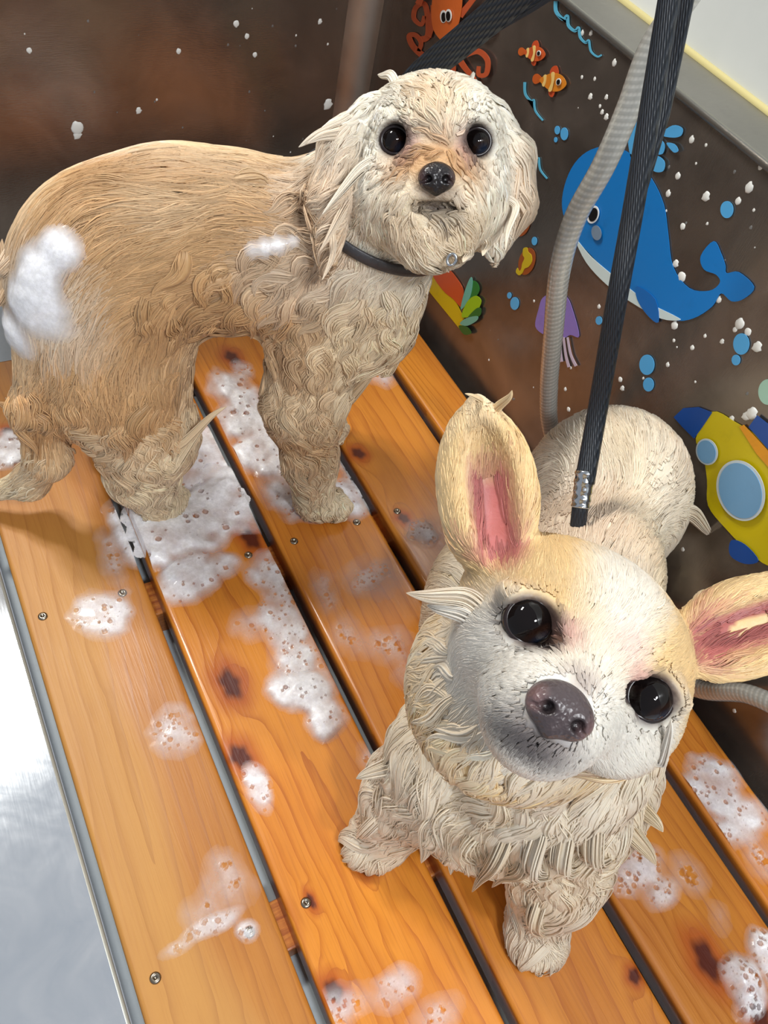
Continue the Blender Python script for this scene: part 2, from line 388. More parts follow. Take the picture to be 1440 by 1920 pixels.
def locks(f, P, L, W, flow, M=9, K=7, flat=.45, lift=.0, droop=0., curl=0., curlf=1.5, wig=.35, seed=3, stick=1., tip=1.6, ridge=.25, clump=0., flick=0., root=.55, base=None, ns=0, sw=.0055, core=.78, cull=None):
    """tapered wet locks of hair combed over the surface f. Every argument may be per-lock."""
    rg = np.random.default_rng(seed); n = len(P)
    b_ = lambda x: np.broadcast_to(np.asarray(x, float), (n,)).copy()
    L, W, lift, droop, curl, curlf, stick, flick, tip = map(b_, (L, W, lift, droop, curl, curlf, stick, flick, tip))
    ph = rg.uniform(0, 6.28, n)+noise3(P, 3, seed+1)*3; sg = rg.choice([-1, 1], n)
    p = P.copy(); C_ = [p.copy()]; Tn = []; Nn = []
    vprev = None
    for s in range(M):
        t = s/(M-1); g = f.grad(p); d = flow(p) if base is None else base(p)
        nv = np.stack([noise3(p, 4.5, seed+11+i, 2) for i in range(3)], 1)
        d = d+wig*nv
        d = d-g*(d*g).sum(1)[:, None]; d /= np.linalg.norm(d, axis=1)[:, None]+1e-9
        d = d+g*(lift*(.6+t)+flick*t**3)[:, None]+np.array([0, 0, -1.])*(droop*t)[:, None]
        bb = np.cross(d, g); bb /= np.linalg.norm(bb, axis=1)[:, None]+1e-9
        d = d+bb*(curl*np.cos(ph+t*6.28*curlf)*sg)[:, None]
        if vprev is not None: d = .45*d/np.linalg.norm(d, axis=1)[:, None]+.55*vprev
        d /= np.linalg.norm(d, axis=1)[:, None]+1e-9; vprev = d
        Tn.append(d); Nn.append(g)
        if s < M-1:
            p = p+d*(L/(M-1))[:, None]
            dist = f(p); want = W*flat*.35+.0*t
            corr = np.where(dist < want, want-dist, (want-dist)*stick*.5)
            p = p+f.grad(p)*np.clip(corr, -.06, .2)[:, None]
            p[:, 2] = np.maximum(p[:, 2], .012)
            C_.append(p.copy())
    Cc = np.stack(C_, 1); T = np.stack(Tn, 1); N = np.stack(Nn, 1)
    B = np.cross(T, N); B /= np.linalg.norm(B, axis=2)[..., None]+1e-9; N = np.cross(B, T)
    locks.kept = np.ones(n, bool) if cull is None else ~cull(Cc)
    if cull is not None:
        kk = locks.kept; Cc, B, N, W, tip = Cc[kk], B[kk], N[kk], W[kk], tip[kk]; n = len(Cc)
    t = np.linspace(0, 1, M)
    prof = (root+(1-root)*np.sin(np.clip(t/.45, 0, 1)*np.pi/2))[None]*np.clip(1-np.clip((t-.3)/.7, 0, 1)[None]**tip[:, None], 0, 1)
    prof[:, -1] = .02
    out = []
    def rings(Cc, B, N, Rb, Rn, K, rad):
        nn = len(Cc); th = np.linspace(0, 2*np.pi, K, endpoint=False)
        V = Cc[:, :, None]+B[:, :, None]*(Rb[:, :, None]*rad*np.cos(th))[..., None]+N[:, :, None]*(Rn[:, :, None]*rad*np.sin(th))[..., None]
        bi = (np.arange(nn)*M*K)[:, None, None]; i = np.arange(M-1)[None, :, None]*K; j = np.arange(K)[None, None, :]; j2 = (j+1) % K
        F = np.stack([bi+i+j, bi+i+j2, bi+i+K+j2, bi+i+K+j], -1).reshape(-1, 4)
        return V.reshape(-1, 3), F, np.broadcast_to(t[None, :, None], (nn, M, K)).ravel(), np.broadcast_to((np.cos(th)*.5+.5)[None, None], (nn, M, K)).ravel()
    wp = W[:, None]*prof
    if core:
        cs_ = core if ns else 1.0
        V, F, tt, uu = rings(Cc, B, N, wp*cs_, wp*flat*cs_, K, 1+ridge*rg.uniform(-1, 1, (n, 1, K)))
        out.append((V, F, tt, uu, np.repeat(np.arange(n), M*K), np.zeros(n)))
    if ns:
        li = np.repeat(np.arange(n), ns); a_ = rg.uniform(0, 6.28, len(li)); r_ = np.sqrt(rg.uniform(.15, 1.1, len(li)))
        ca, sa = r_*np.cos(a_), np.abs(r_*np.sin(a_))*1.1
        tw = rg.uniform(-.5, .5, len(li))[:, None]*t[None]
        ca2 = ca[:, None]*np.cos(tw)-sa[:, None]*np.sin(tw)
        wig_ = rg.normal(0, .12, (len(li), 1))*np.sin(t[None]*rg.uniform(4, 9, (len(li), 1))+a_[:, None])
        X_ = Cc[li]+B[li]*(wp[li]*(ca2+wig_))[..., None]+N[li]*(wp[li]*flat*sa[:, None]+.002)[..., None]
        te = rg.uniform(.8, 1.0, len(li))[:, None]; rr = sw*rg.uniform(.6, 1.3, (len(li), 1))*np.clip((te+.02-t[None])/.5, 0, 1)**.6+.0004
        V, F, tt, uu = rings(X_, B[li], N[li], rr, rr, 3, np.ones((1, 1, 3)))
        out.append((V, F, tt, uu, np.repeat(li, M*3), rg.normal(0, 1, len(li))))
    return out, Cc
def hit(f, px, py, d0=2.0, d1=8.0):
    """point where the line of sight of a pixel meets the surface f"""
    v = RW.T @ np.array([(px-720)/FPX, (py-960)/FPX, 1.0]); L_ = np.linalg.norm(v); t = d0
    for _ in range(160):
        p = CAM+v*t; e = f(p[None])[0]
        if e < .004 or t > d1: break
        t += max(e*.7, .004)/L_
    return CAM+v*t
class Coat:
    def __init__(self, flow=None): self.flow = flow; self.V = []; self.F = []; self.c = []; self.t = []; self.u = []; self.n = 0
    def add(self, res, col, seed=0, var=.06, tipc=None, svar=.10):
        parts, Cc = res; rg = np.random.default_rng(seed); n = len(Cc)
        c = col*(1+rg.normal(0, var, (n, 1)))
        for V, F, t, u, li, sv in parts:
            cv = c[li]*(1+.0*t[:, None])
            if len(sv) != n: cv = cv*(1.04+svar*np.repeat(sv, len(V)//len(sv))[:, None])
            else: cv = cv*.93  # lock cores darker: occlusion shade beneath the strands put into the colour
            if tipc is not None: cv = cv*(1-.5*t[:, None])+np.asarray(tipc)*.5*t[:, None]
            self.V.append(V); self.F.append(F+self.n); self.c.append(cv); self.t.append(t); self.u.append(u+li*1.37); self.n += len(V)
    def tuft(self, f, a, b, w_, col, bend=.04, ns=46, seed=0):
        """one free pointed wet tuft rooted on the surface"""
        rg = np.random.default_rng(seed); a = project_to(f, np.array([a], float), 4)[0]; b = np.array(b, float); g = f.grad(a[None])[0]; a = a-g*.02
        fl = self.flow(a[None])[0] if self.flow else g; ln_ = np.linalg.norm(b-a); mid = a+(.5*fl+.25*g)*ln_*.4; P = spline([a, mid, (a+2*b)/3+g*bend*.5, b], 5); M_ = len(P); T, N, B = frames(P); t = np.linspace(0, 1, M_)
        pr = np.clip(1-t**1.5, 0.02, 1)*(.75+.25*np.sin(np.clip(t/.4, 0, 1)*1.57))
        Vc, Fc = tube(P, w_*pr*.8, 8, .5, cap=False); self.V.append(Vc); self.F.append(np.array(Fc)+self.n); self.c.append(np.tile(col*.95, (len(Vc), 1))); self.t.append(np.repeat(t, 8)); self.u.append(np.tile(np.linspace(0, 1, 8), M_)); self.n += len(Vc)
        for k in range(ns):
            an = rg.uniform(0, 6.28); r = w_*math.sqrt(rg.uniform(.1, 1.5)); Q = P+B*(r*math.cos(an)*pr)[:, None]+N*(r*.55*math.sin(an)*pr)[:, None]
            Vc, Fc = tube(Q, .006*np.clip(1.05-t, .05, 1)**.6, 3, cap=False); self.V.append(Vc); self.F.append(np.array(Fc)+self.n); self.c.append(np.tile(col*(1+rg.normal(0, .04)), (len(Vc), 1))); self.t.append(np.repeat(t, 3)); self.u.append(np.full(len(Vc), k*.37)); self.n += len(Vc)
    def build(self, name, mat, parent):
        A = np.vstack(self.V); A[:, 2] = np.maximum(A[:, 2], .006); self.V = [A]
        return mesh_obj(name, np.vstack(self.V), np.vstack(self.F), mat, parent, attrs=dict(along=np.concatenate(self.t), across=np.concatenate(self.u)), colors=np.clip(np.vstack(self.c), 0, 1))
# fur materials: the hair colour is a vertex attribute, streaks run along each lock
def fur_mat(name, rough=.42, sss=.12, streak=1.0, bump=.25):
    M = Mat(name, (.8, .7, .5), rough); col = M.n('ShaderNodeVertexColor', layer_name='col').outputs['Color']
    cv = M.n('ShaderNodeCombineXYZ', i_X=M.math('MULTIPLY', M.attr('across'), 9.0), i_Y=M.math('MULTIPLY', M.attr('along'), 1.3)).outputs[0]
    s = M.noise(cv, 2.2, 3, .6)
    c = M.mix(M.rng(s, .35, .7, 0, .42*streak), col, M.mix(1.0, col, srgb(206, 172, 128), 'MULTIPLY'))
    M.set('Base Color', c); M.set('Subsurface Weight', sss); M.set('Subsurface Radius', (1, .6, .35)); M.set('Subsurface Scale', .02*S*4)
    M.set('Roughness', rough); M.set('Sheen Weight', .08)
    M.bump(s, bump, .02); return M.m
m_lock = fur_mat('wet fur locks')
def skin_mat(name, rough=.5, sss=.15, bump=.55):
    M = Mat(name, (.8, .7, .5), rough); col = M.n('ShaderNodeVertexColor', layer_name='col').outputs['Color']
    v = M.coord((1, 1, 1)); s = M.noise(v, 9, 5, .65, dist=1.5); s2 = M.noise(v, 34, 3, .6, dist=.6)
    c = M.mix(M.rng(s, .4, .72, 0, .35), col, M.mix(1.0, col, srgb(214, 186, 146), 'MULTIPLY'))
    M.set('Base Color', c); M.set('Subsurface Weight', sss); M.set('Subsurface Radius', (1, .6, .35)); M.set('Subsurface Scale', .01)
    M.bump(M.math('ADD', s, M.math('MULTIPLY', s2, .5)), bump, .05); return M.m
m_skin = skin_mat('wet short coat'); m_skin2 = skin_mat('smooth short coat', .5, .2, .12)
M = Mat('dog eye', srgb(16, 12, 14), .03, spec=.32)
ge = M.n('ShaderNodeTexCoord').outputs['Generated']; gv = M.n('ShaderNodeVectorMath', operation='DISTANCE', i_0=ge, i_1=(.5, .02, .5)).outputs['Value']
M.set('Base Color', M.mix(M.rng(gv, .12, .30), srgb(20, 30, 46), M.mix(M.rng(gv, .36, .42), srgb(30, 17, 12), srgb(14, 9, 9)))); m_eye = M.m  # bluish centre: a glossy reflection put into the eye colour
m_lid = Mat('dark eyelid', srgb(34, 24, 24), .3).m
M = Mat('dog nose', srgb(40, 34, 36), .32); v = M.coord(); vo = M.n('ShaderNodeTexVoronoi', i_Vector=v, i_Scale=60.).outputs['Distance']
col = M.n('ShaderNodeVertexColor', layer_name='col').outputs['Color']; M.set('Base Color', col); M.bump(vo, .35, .012); m_nose = M.m
def ball(c, r, squash=(1, 1, 1), R=None, nu=40, nv=24):
    th = np.linspace(0, np.pi, nv); ph = np.linspace(0, 2*np.pi, nu, endpoint=False)
    V = np.array([(math.sin(a)*math.cos(b), math.cos(a)*-1, math.sin(a)*math.sin(b)) for a in th for b in ph])*np.array(squash)*r
    if R is not None: V = V @ np.asarray(R).T
    F = [(i*nu+j, i*nu+(j+1) % nu, (i+1)*nu+(j+1) % nu, (i+1)*nu+j) for i in range(nv-1) for j in range(nu)]
    return V+np.array(c), np.array(F)
class Head:
    """local frame of a head: X along the eye line, Z up the forehead, -Y out of the face (pitches)"""
    def __init__(self, eye_l, eye_r, d, tilt=0, back=.3, scale=1.0, dn=0.0):
        a = at(*eye_l, d=d); b = at(*eye_r, d=d+dn); self.o = (a+b)/2
        x = b-a; self.half = np.linalg.norm(x)/2; x /= np.linalg.norm(x)
        f_ = CAM-self.o; f_ /= np.linalg.norm(f_)
        R0 = rotm(x, tilt); f_ = R0 @ f_
        y = -(f_-x*(f_ @ x)); y /= np.linalg.norm(y); z = np.cross(x, y); self.R = np.stack([x, y, z], 1); self.s = scale
    def __call__(self, x, y, z): return self.o+self.R @ (np.array([x, y, z], float)*self.s)
    def loc(self, P): return ((P-self.o) @ self.R)/self.s
    def ell(self, f, c, r, k=.1, sub=False, rot=None):
        R = self.R if rot is None else self.R @ rot
        f.ell(self(*c), np.array(r)*self.s, R, k*self.s, sub)
    def cap(self, f, a, b, ra, rb, k=.1, sub=False): f.cap(self(*a), self(*b), ra*self.s, rb*self.s, k*self.s, sub)
def blend(c, P, centre, r, col, soft=.5, amt=1.):
    d = np.linalg.norm((P-np.asarray(centre, float))/np.asarray(r, float), axis=1)
    w_ = np.clip((1+soft/2-d)/soft, 0, 1)*amt
    return c*(1-w_[:, None])+np.array(col)*w_[:, None]
def carve_nose(name, H, c, w_, h_, dp, col, inner, parent, res=.006):
    f = Sdf(); s = H.s
    H.ell(f, c, (w_, dp, h_), .02)
    H.ell(f, (c[0]-w_*.5, c[1]-dp*.35, c[2]-h_*.12), (w_*.52, dp*.72, h_*.62), .04); H.ell(f, (c[0]+w_*.5, c[1]-dp*.35, c[2]-h_*.12), (w_*.52, dp*.72, h_*.62), .04)
    H.ell(f, (c[0], c[1]-dp*.2, c[2]-h_*.75), (w_*.22, dp*.6, h_*.4), .04)
    for sx in (-1, 1):
        H.ell(f, (c[0]+sx*w_*.52, c[1]-dp*1.02, c[2]-h_*.18), (w_*.22, dp*.45, h_*.24), .015, True)
        H.cap(f, (c[0]+sx*w_*.6, c[1]-dp*.95, c[2]-h_*.3), (c[0]+sx*w_*1.1, c[1]-dp*.45, c[2]-h_*.42), w_*.10, w_*.07, .012, True)
    H.cap(f, (c[0], c[1]-dp*1.25, c[2]-h_*.1), (c[0], c[1]-dp*1.0, c[2]-h_*1.2), w_*.05, w_*.05, .02, True)
    o = H(*c); r = max(w_, h_, dp)*s*1.7
    V, F = surface_net(f, o-r, o+r, res); V = project_to(f, V)
    L = H.loc(V)-np.array(c); cc = np.tile(np.array(col), (len(V), 1))
    for sx in (-1, 1):
        d = np.linalg.norm((L-np.array([sx*w_*.52, -dp*.85, -h_*.18]))/np.array([w_*.3, dp*.5, h_*.32]), axis=1); k = np.clip(1.3-d, 0, 1)[:, None]
        cc = cc*(1-k)+np.array(srgb(8, 6, 7))*k
        d = np.linalg.norm((L-np.array([sx*w_*.95, -dp*.6, -h_*.1]))/np.array([w_*.35, dp*.8, h_*.6]), axis=1); k = np.clip(1.3-d, 0, 1)[:, None]
        cc = cc*(1-k)+np.array(inner)*k
    return mesh_obj(name, V, F, m_nose, parent, colors=cc)
# ---------------------------------------------------------------- dog at the back (standing, tan and cream, wet)
CREAM, TAN, WHITE, BROWN = (np.array(srgb(*c)) for c in ((240, 224, 192), (211, 170, 121), (246, 240, 224), (156, 112, 70)))
H1 = Head((740, 265), (893, 268), 5.0, tilt=-8, dn=.0)
COLLAR_C = np.array([2.86, .60, 2.68]); COLLAR_AX = np.array([.2, -.22, 1.])
NECK = Sdf().chain([(2.45, .88, 2.25), (2.72, .72, 2.6), H1(.02, .38, -.18)], [.52, .46, .42], .22).ell((2.78, .50, 2.05), (.34, .34, .55), k=.2)
def build_dog1():
    f = Sdf()
    # trunk: rump, loin, ribs, brisket
    f.ell((.98, 1.22, 1.88), (.60, .58, .82), k=.1)
    f.ell((1.5, 1.12, 2.35), (.78, .50, .62), k=.3)
    f.ell((2.15, .98, 2.26), (.62, .50, .60), k=.3)
    f.ell((2.55, .85, 1.98), (.46, .46, .66), k=.25)
    # near hind leg: thigh, stifle forward, hock back, pastern, paw
    f.ell((1.02, .98, 1.45), (.52, .38, .62), rotm((0, 1, 0), 20), k=.2)
    f.chain([(.98, .92, 1.3), (1.14, .84, .85), (1.10, .80, .45), (1.2, .72, .1)], [.46, .37, .24, .15], .14)
    f.ell((1.22, .70, .10), (.20, .15, .11), k=.1)
    # far hind leg
    f.chain([(.95, 1.45, 1.4), (1.25, 1.5, .9), (1.0, 1.55, .45), (1.15, 1.5, .1)], [.38, .26, .16, .13], .14)
    f.ell((1.22, 1.48, .09), (.18, .14, .10), k=.1)
    # near fore leg
    f.chain([(2.42, .62, 1.75), (2.34, .52, 1.15), (2.40, .40, .55), (2.46, .30, .12)], [.36, .28, .17, .14], .16)
    f.ell((2.54, .24, .09), (.21, .17, .10), rotm((0, 0, 1), -35), k=.1)
    # far fore leg
    f.chain([(2.75, 1.05, 1.7), (2.85, 1.12, 1.0), (2.86, 1.12, .5), (2.9, 1.1, .1)], [.3, .2, .15, .13], .14)
    f.ell((2.95, 1.05, .09), (.18, .14, .10), k=.1)
    # neck up to the skull
    f.chain([(2.45, .88, 2.25), (2.72, .72, 2.6), H1(.02, .38, -.18)], [.52, .46, .42], .22)
    f.ell((2.78, .50, 2.05), (.34, .34, .55), k=.2)
    # tail hanging from the rump
    f.chain([(.55, 1.12, 1.62), (.42, .95, 1.2), (.42, .86, .8), (.28, .98, .42), (-.02, 1.12, .22)], [.17, .15, .13, .10, .04], .1)
    # head
    h = lambda c, r, k=.1, **q: H1.ell(f, c, r, k, **q)
    h((0, .28, .06), (.45, .44, .37), .1)
    h((0, .12, -.02), (.38, .32, .33), .1)
    h((0, -.02, -.20), (.24, .26, .20), .1)          # muzzle bridge
    h((-.15, .0, -.36), (.20, .24, .20), .1); h((.15, .0, -.36), (.20, .24, .20), .1)   # cheeks of the moustache
    h((0, .04, -.52), (.26, .24, .22), .12)          # chin beard
    h((-.32, .16, -.30), (.17, .24, .26), .12); h((.32, .16, -.30), (.17, .24, .26), .12)
    h((0, -.02, .10), (.14, .16, .14), .12)          # brow stop
    for sx in (-1, 1):
        h((sx*.245, -.085, .0), (.10, .095, .092), .03, sub=True)   # eye sockets
    H1.cap(f, (-.12, -.20, -.385), (.12, -.20, -.385), .03, .03, .04, sub=True)
    # drop ears
    for sx in (-1, 1):
        q = [(.36, .22, .17), (.49, .20, -.03), (.52, .17, -.30), (.40, .14, -.60)] if sx > 0 else [(-.38, .18, .18), (-.56, .14, .02), (-.63, .10, -.30), (-.62, .08, -.70)]
        for i in range(3): H1.cap(f, q[i], q[i+1], (.10, .10, .11)[i], (.10, .11, .05)[i], .06)
    V, F = surface_net(f, (-.4, -.4, -.1), (3.9, 2.3, 4.2), .026)
    V = project_to(f, V)
    V[:, 2] = np.maximum(V[:, 2], .009)
    # gentle wet-fur relief
    g = f.grad(V); Lh = H1.loc(V); face = np.clip(1.3-np.linalg.norm(Lh/np.array([.5, .5, .6]), axis=1), 0, 1)
    V = V+g*(noise3(V*np.array([1, 1, 1]), 9, 21, 3)*.016*(1-face))[:, None]
    def colour(P):
        c = np.tile(TAN, (len(P), 1))
        n1 = noise3(P, 3.0, 5); n2 = noise3(P, 8.0, 6)
        low = np.clip((1.25-P[:, 2]+.35*n1)/.7, 0, 1)[:, None]; c = c*(1-low)+(CREAM*.97)*low
        # paler belly, haunch streaks, chest
        c = blend(c, P, (2.8, .45, 1.9), (.5, .55, .7), CREAM, .8, .9)
        c = blend(c, P, (.55, .7, 2.3), (.4, .6, .4), WHITE, .9, .55)
        c = blend(c, P, (2.35, .5, 2.45), (.5, .35, .22), WHITE, .9, .5)
        k = np.clip(n1*.9+.1, 0, .35)[:, None]; c = c*(1-k)+CREAM*k
        k = np.clip(n2*.7-.05, 0, .30)[:, None]; c = c*(1-k)+BROWN*k*1.0+0*k
        # head is washed nearly white, warm on brow, bridge and muzzle
        Lh = H1.loc(P); hd = np.clip((1.5-np.linalg.norm((Lh-np.array([0, .2, -.1]))/np.array([.62, .6, .66]), axis=1))/.5, 0, 1)[:, None]
        hc = np.tile(WHITE, (len(P), 1))
        hc = blend(hc, Lh, (-.02, -.05, .16), (.16, .4, .20), np.array(srgb(236, 200, 150)), 1.0, .6)
        hc = blend(hc, Lh, (0, -.2, -.14), (.30, .3, .13), np.array(srgb(206, 154, 96)), .9, .9)
        hc = blend(hc, Lh, (0, -.2, -.44), (.40, .4, .22), np.array(srgb(232, 204, 162)), .9, .6)
        hc = blend(hc, Lh, (0, -.25, -.385), (.13, .2, .045), np.array(srgb(60, 44, 40)), .9, .9)
        hc = blend(hc, Lh, (0, -.3, -.30), (.12, .2, .05), np.array(srgb(120, 100, 96)), .9, .6)
        for sx in (-1, 1):
            hc = blend(hc, Lh, (sx*.17, -.15, -.04), (.07, .2, .10), np.array(srgb(178, 134, 126)), .9, .7)
            hc = blend(hc, Lh, (sx*.245, -.1, .0), (.112, .3, .105), np.array(srgb(60, 42, 40)), .35, .9)
            hc = blend(hc, Lh, (sx*.62, .1, -.25), (.16, .4, .45), np.array(srgb(226, 200, 170)), .8, .8)
        return c*(1-hd)+hc*hd
    body = mesh_obj('dog', V, F, m_skin, None, colors=np.clip(colour(V), 0, 1))
    props(body, 'wet soapy tan dog with long drop ears standing behind the other dog', 'dog')
    # -------- coat
    fw = Flow([((2.4, .8, 2.75), (1.9, .9, 2.75), .5), ((1.6, .8, 2.6), (1.1, .8, 2.4), .5), ((.9, .8, 2.5), (.5, .8, 2.0), .4), ((.5, 1.0, 2.2), (.38, .9, 1.6), .4),
               ((2.2, .5, 2.3), (1.9, .45, 1.9), .4), ((1.5, .6, 2.3), (1.3, .5, 1.8), .4), ((1.9, .5, 1.8), (1.75, .55, 1.5), .3), ((1.0, .55, 1.8), (.9, .5, 1.2), .4),
               ((1.3, .5, 1.3), (1.35, .45, .9), .3), ((1.0, .6, .8), (1.05, .6, .3), .3), ((1.15, .6, .3), (1.25, .5, .1), .2),
               ((.45, .9, 1.3), (.4, .8, .9), .25), ((.35, .8, .7), (.1, 1.0, .3), .25), ((.1, 1., .3), (-.2, 1.1, .15), .2),
               ((2.6, .4, 1.9), (2.5, .3, 1.3), .35), ((2.45, .3, 1.2), (2.5, .2, .6), .3), ((2.5, .2, .5), (2.65, .1, .1), .2),
               ((3.0, .5, 2.4), (2.95, .4, 1.8), .3), ((2.8, .4, 2.0), (2.8, .35, 1.4), .3), ((2.5, .45, 2.6), (2.3, .4, 2.2), .3),
               (H1(0, -.1, .35), H1(0, .2, .6), .3), (H1(-.1, -.1, .2), H1(-.25, .0, .45), .2), (H1(.1, -.1, .2), H1(.25, .0, .45), .2),
               (H1(-.35, .0, .2), H1(-.55, .1, .0), .2), (H1(.35, .0, .2), H1(.55, .1, .0), .2),
               (H1(-.25, .0, -.12), H1(-.45, .05, -.35), .15), (H1(.25, .0, -.12), H1(.45, .05, -.35), .15),
               (H1(-.06, -.2, -.2), H1(-.25, -.1, -.42), .12), (H1(.06, -.2, -.2), H1(.25, -.1, -.42), .12), (H1(0, -.2, -.4), H1(0, -.1, -.7), .15),
               (H1(-.2, -.1, -.4), H1(-.3, .0, -.75), .15), (H1(.2, -.1, -.4), H1(.3, .0, -.75), .15),
               (H1(-.62, .1, .1), H1(-.64, .1, -.4), .2), (H1(.62, .1, .1), H1(.64, .1, -.4), .2)])
    rg = np.random.default_rng(11); coat = Coat(fw)
    P = sample_surface(V, F, 26000, rg); Lh = H1.loc(P); view = CAM-P; g = f.grad(P); vis = (g*view).sum(1)/np.linalg.norm(view, axis=1) > -.35
    inhead = np.linalg.norm((Lh-np.array([0, .2, -.15]))/np.array([.75, .62, .75]), axis=1) < 1.0
    n1 = noise3(P, 2.6, 77)
    cax = COLLAR_AX/np.linalg.norm(COLLAR_AX); vis &= ~((np.abs((P-COLLAR_C) @ cax) < .09) & (np.linalg.norm(P-COLLAR_C, axis=1) < .6))
    # 1 smooth combed coat on back and flanks: long flat fine locks
    s = vis & ~inhead & (P[:, 2] > 1.35) & (rg.random(len(P)) < .62)
    Q = P[s]; coat.add(locks(f, Q, rg.uniform(.28, .5, len(Q)), rg.uniform(.016, .036, len(Q)), fw, M=8, K=5, ns=5, core=.6, flat=.3, lift=.015, wig=.45, curl=.25, curlf=.9, seed=5), colour(Q), 1, .07)
    # 2 shaggy soaked tufts: flank fold, legs, chest
    z = P[:, 2]; shag = np.clip((1.55-z)/.3, 0, 1)+1.2*np.exp(-(((P-np.array([1.95, .45, 2.15]))/np.array([.42, .4, .35]))**2).sum(1))+.9*np.exp(-(((P-np.array([2.85, .3, 1.8]))/np.array([.4, .5, .6]))**2).sum(1))
    s = vis & ~inhead & (rg.random(len(P)) < .20*np.clip(shag, 0, 1))
    s &= ~((P[:, 0] < .75) & (P[:, 2] < 1.25)); Q = P[s]; nq = len(Q); low = np.clip(Q[:, 2]/.35, .35, 1)
    coat.add(locks(f, Q, rg.uniform(.20, .42, nq)*low, rg.uniform(.035, .08, nq), fw, M=11, K=7, ns=16, core=.8, flat=.42, lift=.10, droop=.35, curl=rg.uniform(.6, 1.9, nq), curlf=rg.uniform(.6, 1.2, nq), wig=.7, seed=6, stick=.45, flick=rg.uniform(-.2, .8, nq), tip=1.4), colour(Q)*1.03, 2, .07)
    s = vis & (P[:, 0] < .75) & (P[:, 2] < 1.3) & (rg.random(len(P)) < .8); Q = P[s]; nq = len(Q)
    coat.add(locks(f, Q, rg.uniform(.3, .6, nq), rg.uniform(.02, .045, nq), fw, M=9, K=5, ns=10, core=.7, flat=.35, lift=.02, droop=.1, wig=.25, curl=.2, seed=26), colour(Q)*np.array([.97, .92, .84]), 12, .1)
    # 3 fine hairs over the shaggy parts
    s = vis & ~inhead & (z < 1.7) & (rg.random(len(P)) < .5)
    Q = P[s]; nq = len(Q); coat.add(locks(f, Q, rg.uniform(.12, .28, nq)*np.clip(Q[:, 2]/.3, .4, 1), rg.uniform(.010, .018, nq), fw, M=8, ns=3, core=0, flat=.6, lift=.16, droop=.2, curl=1.1, curlf=1.2, wig=.8, seed=7, stick=.4), colour(Q), 3, .09)
    # 4 head
    Pm = sample_surface(V, F, 60000, rg); Lm = H1.loc(Pm); gm = f.grad(Pm); vm = ((gm*(CAM-Pm)).sum(1) > -.3)
    ih = (np.linalg.norm((Lm-np.array([0, .2, -.15]))/np.array([.80, .66, .80]), axis=1) < 1.0) & vm
    eye = np.minimum(np.linalg.norm(Lm-np.array([-.245, -.06, 0]), axis=1), np.linalg.norm(Lm-np.array([.245, -.06, 0]), axis=1))
    nose = np.linalg.norm((Lm-np.array([0, -.26, -.22]))/np.array([1.2, 1.5, 1]), axis=1)
    ok = ih & (eye > .125) & (nose > .13)
    Q = Pm[ok]; Lq = Lm[ok]; eq = eye[ok]; nz = nose[ok]; pick = rg.random(len(Q)) < .36; Q, Lq, eq, nz = Q[pick], Lq[pick], eq[pick], nz[pick]
    # shorter near the eyes and nose, long and drooping on ears and beard
    ear = np.abs(Lq[:, 0]) > .5; beard = (Lq[:, 2] < -.42)
    Ln = np.where(ear, rg.uniform(.25, .5, len(Q)), np.where(beard, rg.uniform(.14, .28, len(Q)), rg.uniform(.12, .26, len(Q)))); Ln = Ln*np.clip((np.minimum(eq-.02, nz*1.5)-.08)/.22, .25, 1)
    Wd = np.where(ear | beard, rg.uniform(.018, .04, len(Q)), rg.uniform(.010, .026, len(Q)))*np.clip((np.minimum(eq, nz)-.04)/.14, .35, 1)
    def over_face(Cc):
        LC = H1.loc(Cc.reshape(-1, 3)).reshape(Cc.shape); bad = np.zeros(len(Cc), bool)
        for sx in (-1, 1): bad |= ((np.hypot(LC[..., 0]-sx*.245, LC[..., 2]) < .094) & (LC[..., 1] < .05)).any(1)
        return bad | ((np.hypot(LC[..., 0]/1.15, LC[..., 2]+.225) < .095) & (LC[..., 1] < 0)).any(1)
    res = locks(f, Q, Ln, Wd, fw, M=9, K=5, ns=8, core=.7, flat=.4, lift=.05, droop=np.where(ear | beard, .5, .05), curl=.55, curlf=.9, wig=.55, seed=8, stick=.8, cull=over_face)
    coat.add(res, colour(Q)[locks.kept], 4, .06)
    # 5 stray pointed tufts
    tufts = [(H1(-.38, -.05, -.10), at(604, 402, d=4.85), .035), ((H1(-.50, .05, .14)), at(560, 276, d=4.95), .05), (H1(-.52, .05, .08), at(575, 270, d=4.93), .04), (H1(.25, .1, .45), at(886, 140, d=5.2), .018), (H1(-.3, .1, .42), at(708, 140, d=5.25), .03),
             ((.5, 1.2, 2.3), at(72, 372, d=5.6), .04), ((.35, 1.2, 2.1), at(4, 448, d=5.7), .04),
             ((1.3, .5, 1.1), at(425, 762, d=6.2), .04), ((1.2, .5, .9), at(392, 790, d=6.3), .04), ((2.9, .3, 1.6), at(790, 590, d=6.2), .05), ((2.7, .3, 1.3), at(700, 700, d=6.4), .06), ((2.6, .3, 1.3), at(660, 742, d=6.5), .06),
             (H1(.42, .0, -.3), at(948, 470, d=4.95), .025), (H1(.3, .0, -.5), at(905, 480, d=4.95), .035), (H1(.2, -.1, -.6), at(868, 492, d=4.9), .04), 
             (H1(-.5, .1, -.3), at(600, 470, d=5.0), .05), (H1(-.5, .1, -.4), at(604, 525, d=5.0), .045),
             ((.35, .8, 1.3), at(-5, 755, d=6.0), .06), ((.4, .7, 1.3), at(40, 790, d=6.1), .06)]
    for i, (a, b, w_) in enumerate(tufts): a = np.array(a, float); coat.tuft(f, a, b, w_, colour(a[None])[0], seed=i)
    coat.build('fur', m_lock, body)
